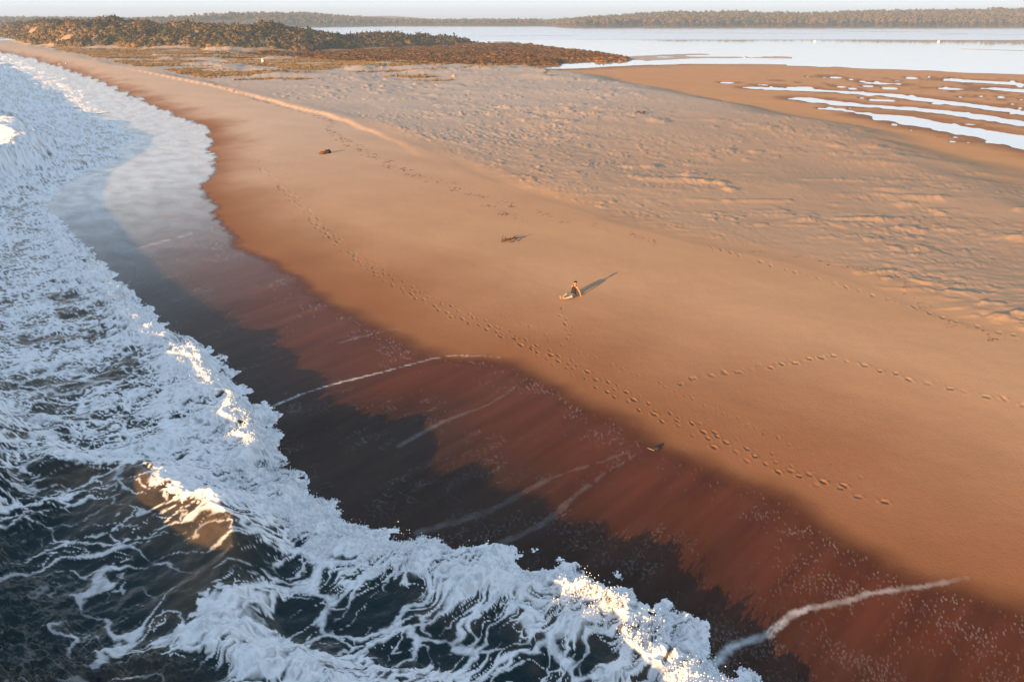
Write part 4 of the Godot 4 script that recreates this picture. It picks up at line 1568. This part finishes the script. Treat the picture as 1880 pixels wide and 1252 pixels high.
func build_person() -> void:
	# seated, leaning back on both hands; x is the person's left, z the way the feet point
	var fwd2 := Vector2(-0.72, 0.69)
	var o := thing("person", 3.50, -43.40, atan2(fwd2.x, fwd2.y), 0.01)
	tag(o, "person in dark tank top and pale trousers sitting on sand, leaning back on hands", "person")
	var skin := matte(0.42, 0.20, 0.12, 0.6)
	var head := Vector3(0.01, 0.755, -0.17)
	var hand_l := Vector3(0.33, 0.045, -0.30)
	var hand_r := Vector3(-0.30, 0.045, -0.34)
	# ---- body
	var f := field(Vector3(-0.5, -0.06, -0.5), Vector3(0.5, 0.74, 1.1), 0.014, 0.011)
	bone(f, Vector3(-0.06, 0.12, -0.02), Vector3(0.06, 0.12, -0.02), 0.115, 0.115)
	bone(f, Vector3(0, 0.15, -0.02), Vector3(0, 0.30, -0.07), 0.11, 0.115, Vector3(1.2, 1, 0.85))
	bone(f, Vector3(0, 0.30, -0.07), Vector3(0, 0.47, -0.13), 0.115, 0.125, Vector3(1.25, 1, 0.85))
	bone(f, Vector3(-0.13, 0.535, -0.155), Vector3(0.13, 0.535, -0.155), 0.065, 0.065)
	bone(f, Vector3(0, 0.55, -0.16), Vector3(0.0, 0.68, -0.17), 0.058, 0.052)
	for q in [[0.185, hand_l], [-0.185, hand_r]]:
		var sh := Vector3(q[0], 0.53, -0.16)
		var wr: Vector3 = q[1]
		var el := sh.lerp(wr, 0.5) + Vector3(signf(q[0]) * 0.02, 0.0, -0.035)
		bone(f, sh, el, 0.056, 0.042)
		bone(f, el, wr, 0.042, 0.028)
	# right leg stretched out, left leg folded under it
	bone(f, Vector3(-0.09, 0.12, 0.02), Vector3(-0.10, 0.20, 0.44), 0.090, 0.062)
	bone(f, Vector3(-0.10, 0.20, 0.44), Vector3(-0.10, 0.13, 0.60), 0.060, 0.058)
	bone(f, Vector3(-0.10, 0.13, 0.60), Vector3(-0.10, 0.07, 0.85), 0.056, 0.038)
	bone(f, Vector3(-0.10, 0.055, 0.88), Vector3(-0.115, 0.10, 0.915), 0.042, 0.040)
	bone(f, Vector3(-0.115, 0.10, 0.915), Vector3(-0.125, 0.22, 0.945), 0.038, 0.024, Vector3(1.1, 1, 0.85))
	bone(f, Vector3(0.09, 0.11, 0.02), Vector3(0.27, 0.15, 0.40), 0.088, 0.062)
	bone(f, Vector3(0.27, 0.15, 0.40), Vector3(0.14, 0.09, 0.56), 0.058, 0.054)
	bone(f, Vector3(0.14, 0.09, 0.56), Vector3(0.02, 0.045, 0.69), 0.052, 0.038)
	bone(f, Vector3(0.02, 0.045, 0.70), Vector3(-0.08, 0.04, 0.80), 0.040, 0.026)
	var st := begin()
	surface_of(f, st)
	# ---- head with its face
	var h := field(head - Vector3.ONE * 0.18, head + Vector3.ONE * 0.17, 0.0075, 0.005)
	var look := Vector3(-0.25, -0.03, 0.97).normalized()
	var lft := Vector3.UP.cross(look).normalized()
	bone(h, head + Vector3(0, 0.02, 0) - look * 0.022, head + Vector3(0, 0.025, 0) + look * 0.018, 0.083, 0.078)
	bone(h, head + look * 0.035 - Vector3(0, 0.035, 0), head + look * 0.045 - Vector3(0, 0.08, 0), 0.055, 0.036)
	bone(h, head + Vector3(0, -0.06, 0) - look * 0.01, head - Vector3(0, 0.14, 0), 0.055, 0.052)
	bone(h, head + look * 0.092 + Vector3(0, 0.012, 0), head + look * 0.112 - Vector3(0, 0.025, 0), 0.010, 0.015)
	bone(h, head + look * 0.088 - Vector3(0, 0.058, 0) - lft * 0.018, head + look * 0.088 - Vector3(0, 0.058, 0) + lft * 0.018, 0.008, 0.008)
	for k in [-1.0, 1.0]:
		bone(h, head + lft * k * 0.083 + Vector3(0, 0.02, 0), head + lft * k * 0.086 - Vector3(0, 0.02, 0), 0.013, 0.009)
		bone(h, head + look * 0.085 + lft * k * 0.030 + Vector3(0, 0.026, 0), head + look * 0.080 + lft * k * 0.05 + Vector3(0, 0.024, 0), 0.009, 0.007)
	surface_of(h, st)
	hand(st, hand_l, Vector3(0.45, 0, -0.89).normalized(), Vector3(-0.89, 0, -0.45).normalized())
	hand(st, hand_r, Vector3(-0.35, 0, -0.93).normalized(), Vector3(0.93, 0, -0.35).normalized())
	put("body", st.commit(), skin, o)
	# ---- eyes
	for k in [-1.0, 1.0]:
		st = begin()
		ball(st, head + look * 0.083 + lft * k * 0.034 + Vector3(0, 0.012, 0), Vector3.ONE * 0.011, 8, 6)
		put("eye", done(st), matte(0.03, 0.02, 0.015, 0.3), o)
	# ---- short black hair
	f = field(head - Vector3.ONE * 0.16, head + Vector3.ONE * 0.19, 0.009, 0.006)
	bone(f, head + Vector3(0, 0.05, 0) - look * 0.035, head + Vector3(0, 0.062, 0) + look * 0.028, 0.078, 0.070)
	bone(f, head + Vector3(0, 0.02, 0) - look * 0.042, head + Vector3(0, -0.035, 0) - look * 0.055, 0.070, 0.050)
	st = begin()
	surface_of(f, st)
	put("hair", st.commit(), matte(0.012, 0.010, 0.009, 0.6), o)
	# ---- tank top
	f = field(Vector3(-0.32, 0.02, -0.36), Vector3(0.32, 0.66, 0.2), 0.012, 0.010)
	bone(f, Vector3(-0.06, 0.15, -0.025), Vector3(0.06, 0.15, -0.025), 0.125, 0.125)
	bone(f, Vector3(0, 0.16, -0.03), Vector3(0, 0.30, -0.07), 0.122, 0.127, Vector3(1.2, 1, 0.87))
	bone(f, Vector3(0, 0.30, -0.07), Vector3(0, 0.46, -0.13), 0.127, 0.136, Vector3(1.25, 1, 0.87))
	for k in [-1.0, 1.0]:
		bone(f, Vector3(0.085 * k, 0.48, -0.10), Vector3(0.095 * k, 0.585, -0.155), 0.045, 0.036)
		bone(f, Vector3(0.095 * k, 0.585, -0.155), Vector3(0.085 * k, 0.48, -0.21), 0.036, 0.045)
	st = begin()
	surface_of(f, st)
	put("tank_top", st.commit(), matte(0.024, 0.018, 0.018, 0.9), o)
	# ---- trousers to the ankles
	f = field(Vector3(-0.32, -0.06, -0.22), Vector3(0.42, 0.34, 0.84), 0.014, 0.011)
	bone(f, Vector3(-0.065, 0.11, -0.02), Vector3(0.065, 0.11, -0.02), 0.118, 0.118)
	bone(f, Vector3(-0.09, 0.12, 0.02), Vector3(-0.10, 0.20, 0.44), 0.104, 0.078)
	bone(f, Vector3(-0.10, 0.20, 0.44), Vector3(-0.10, 0.085, 0.78), 0.076, 0.056)
	bone(f, Vector3(0.09, 0.11, 0.02), Vector3(0.27, 0.15, 0.40), 0.102, 0.078)
	bone(f, Vector3(0.27, 0.15, 0.40), Vector3(0.10, 0.07, 0.62), 0.074, 0.056)
	st = begin()
	surface_of(f, st)
	put("trousers", st.commit(), matte(0.25, 0.26, 0.22, 0.9), o)
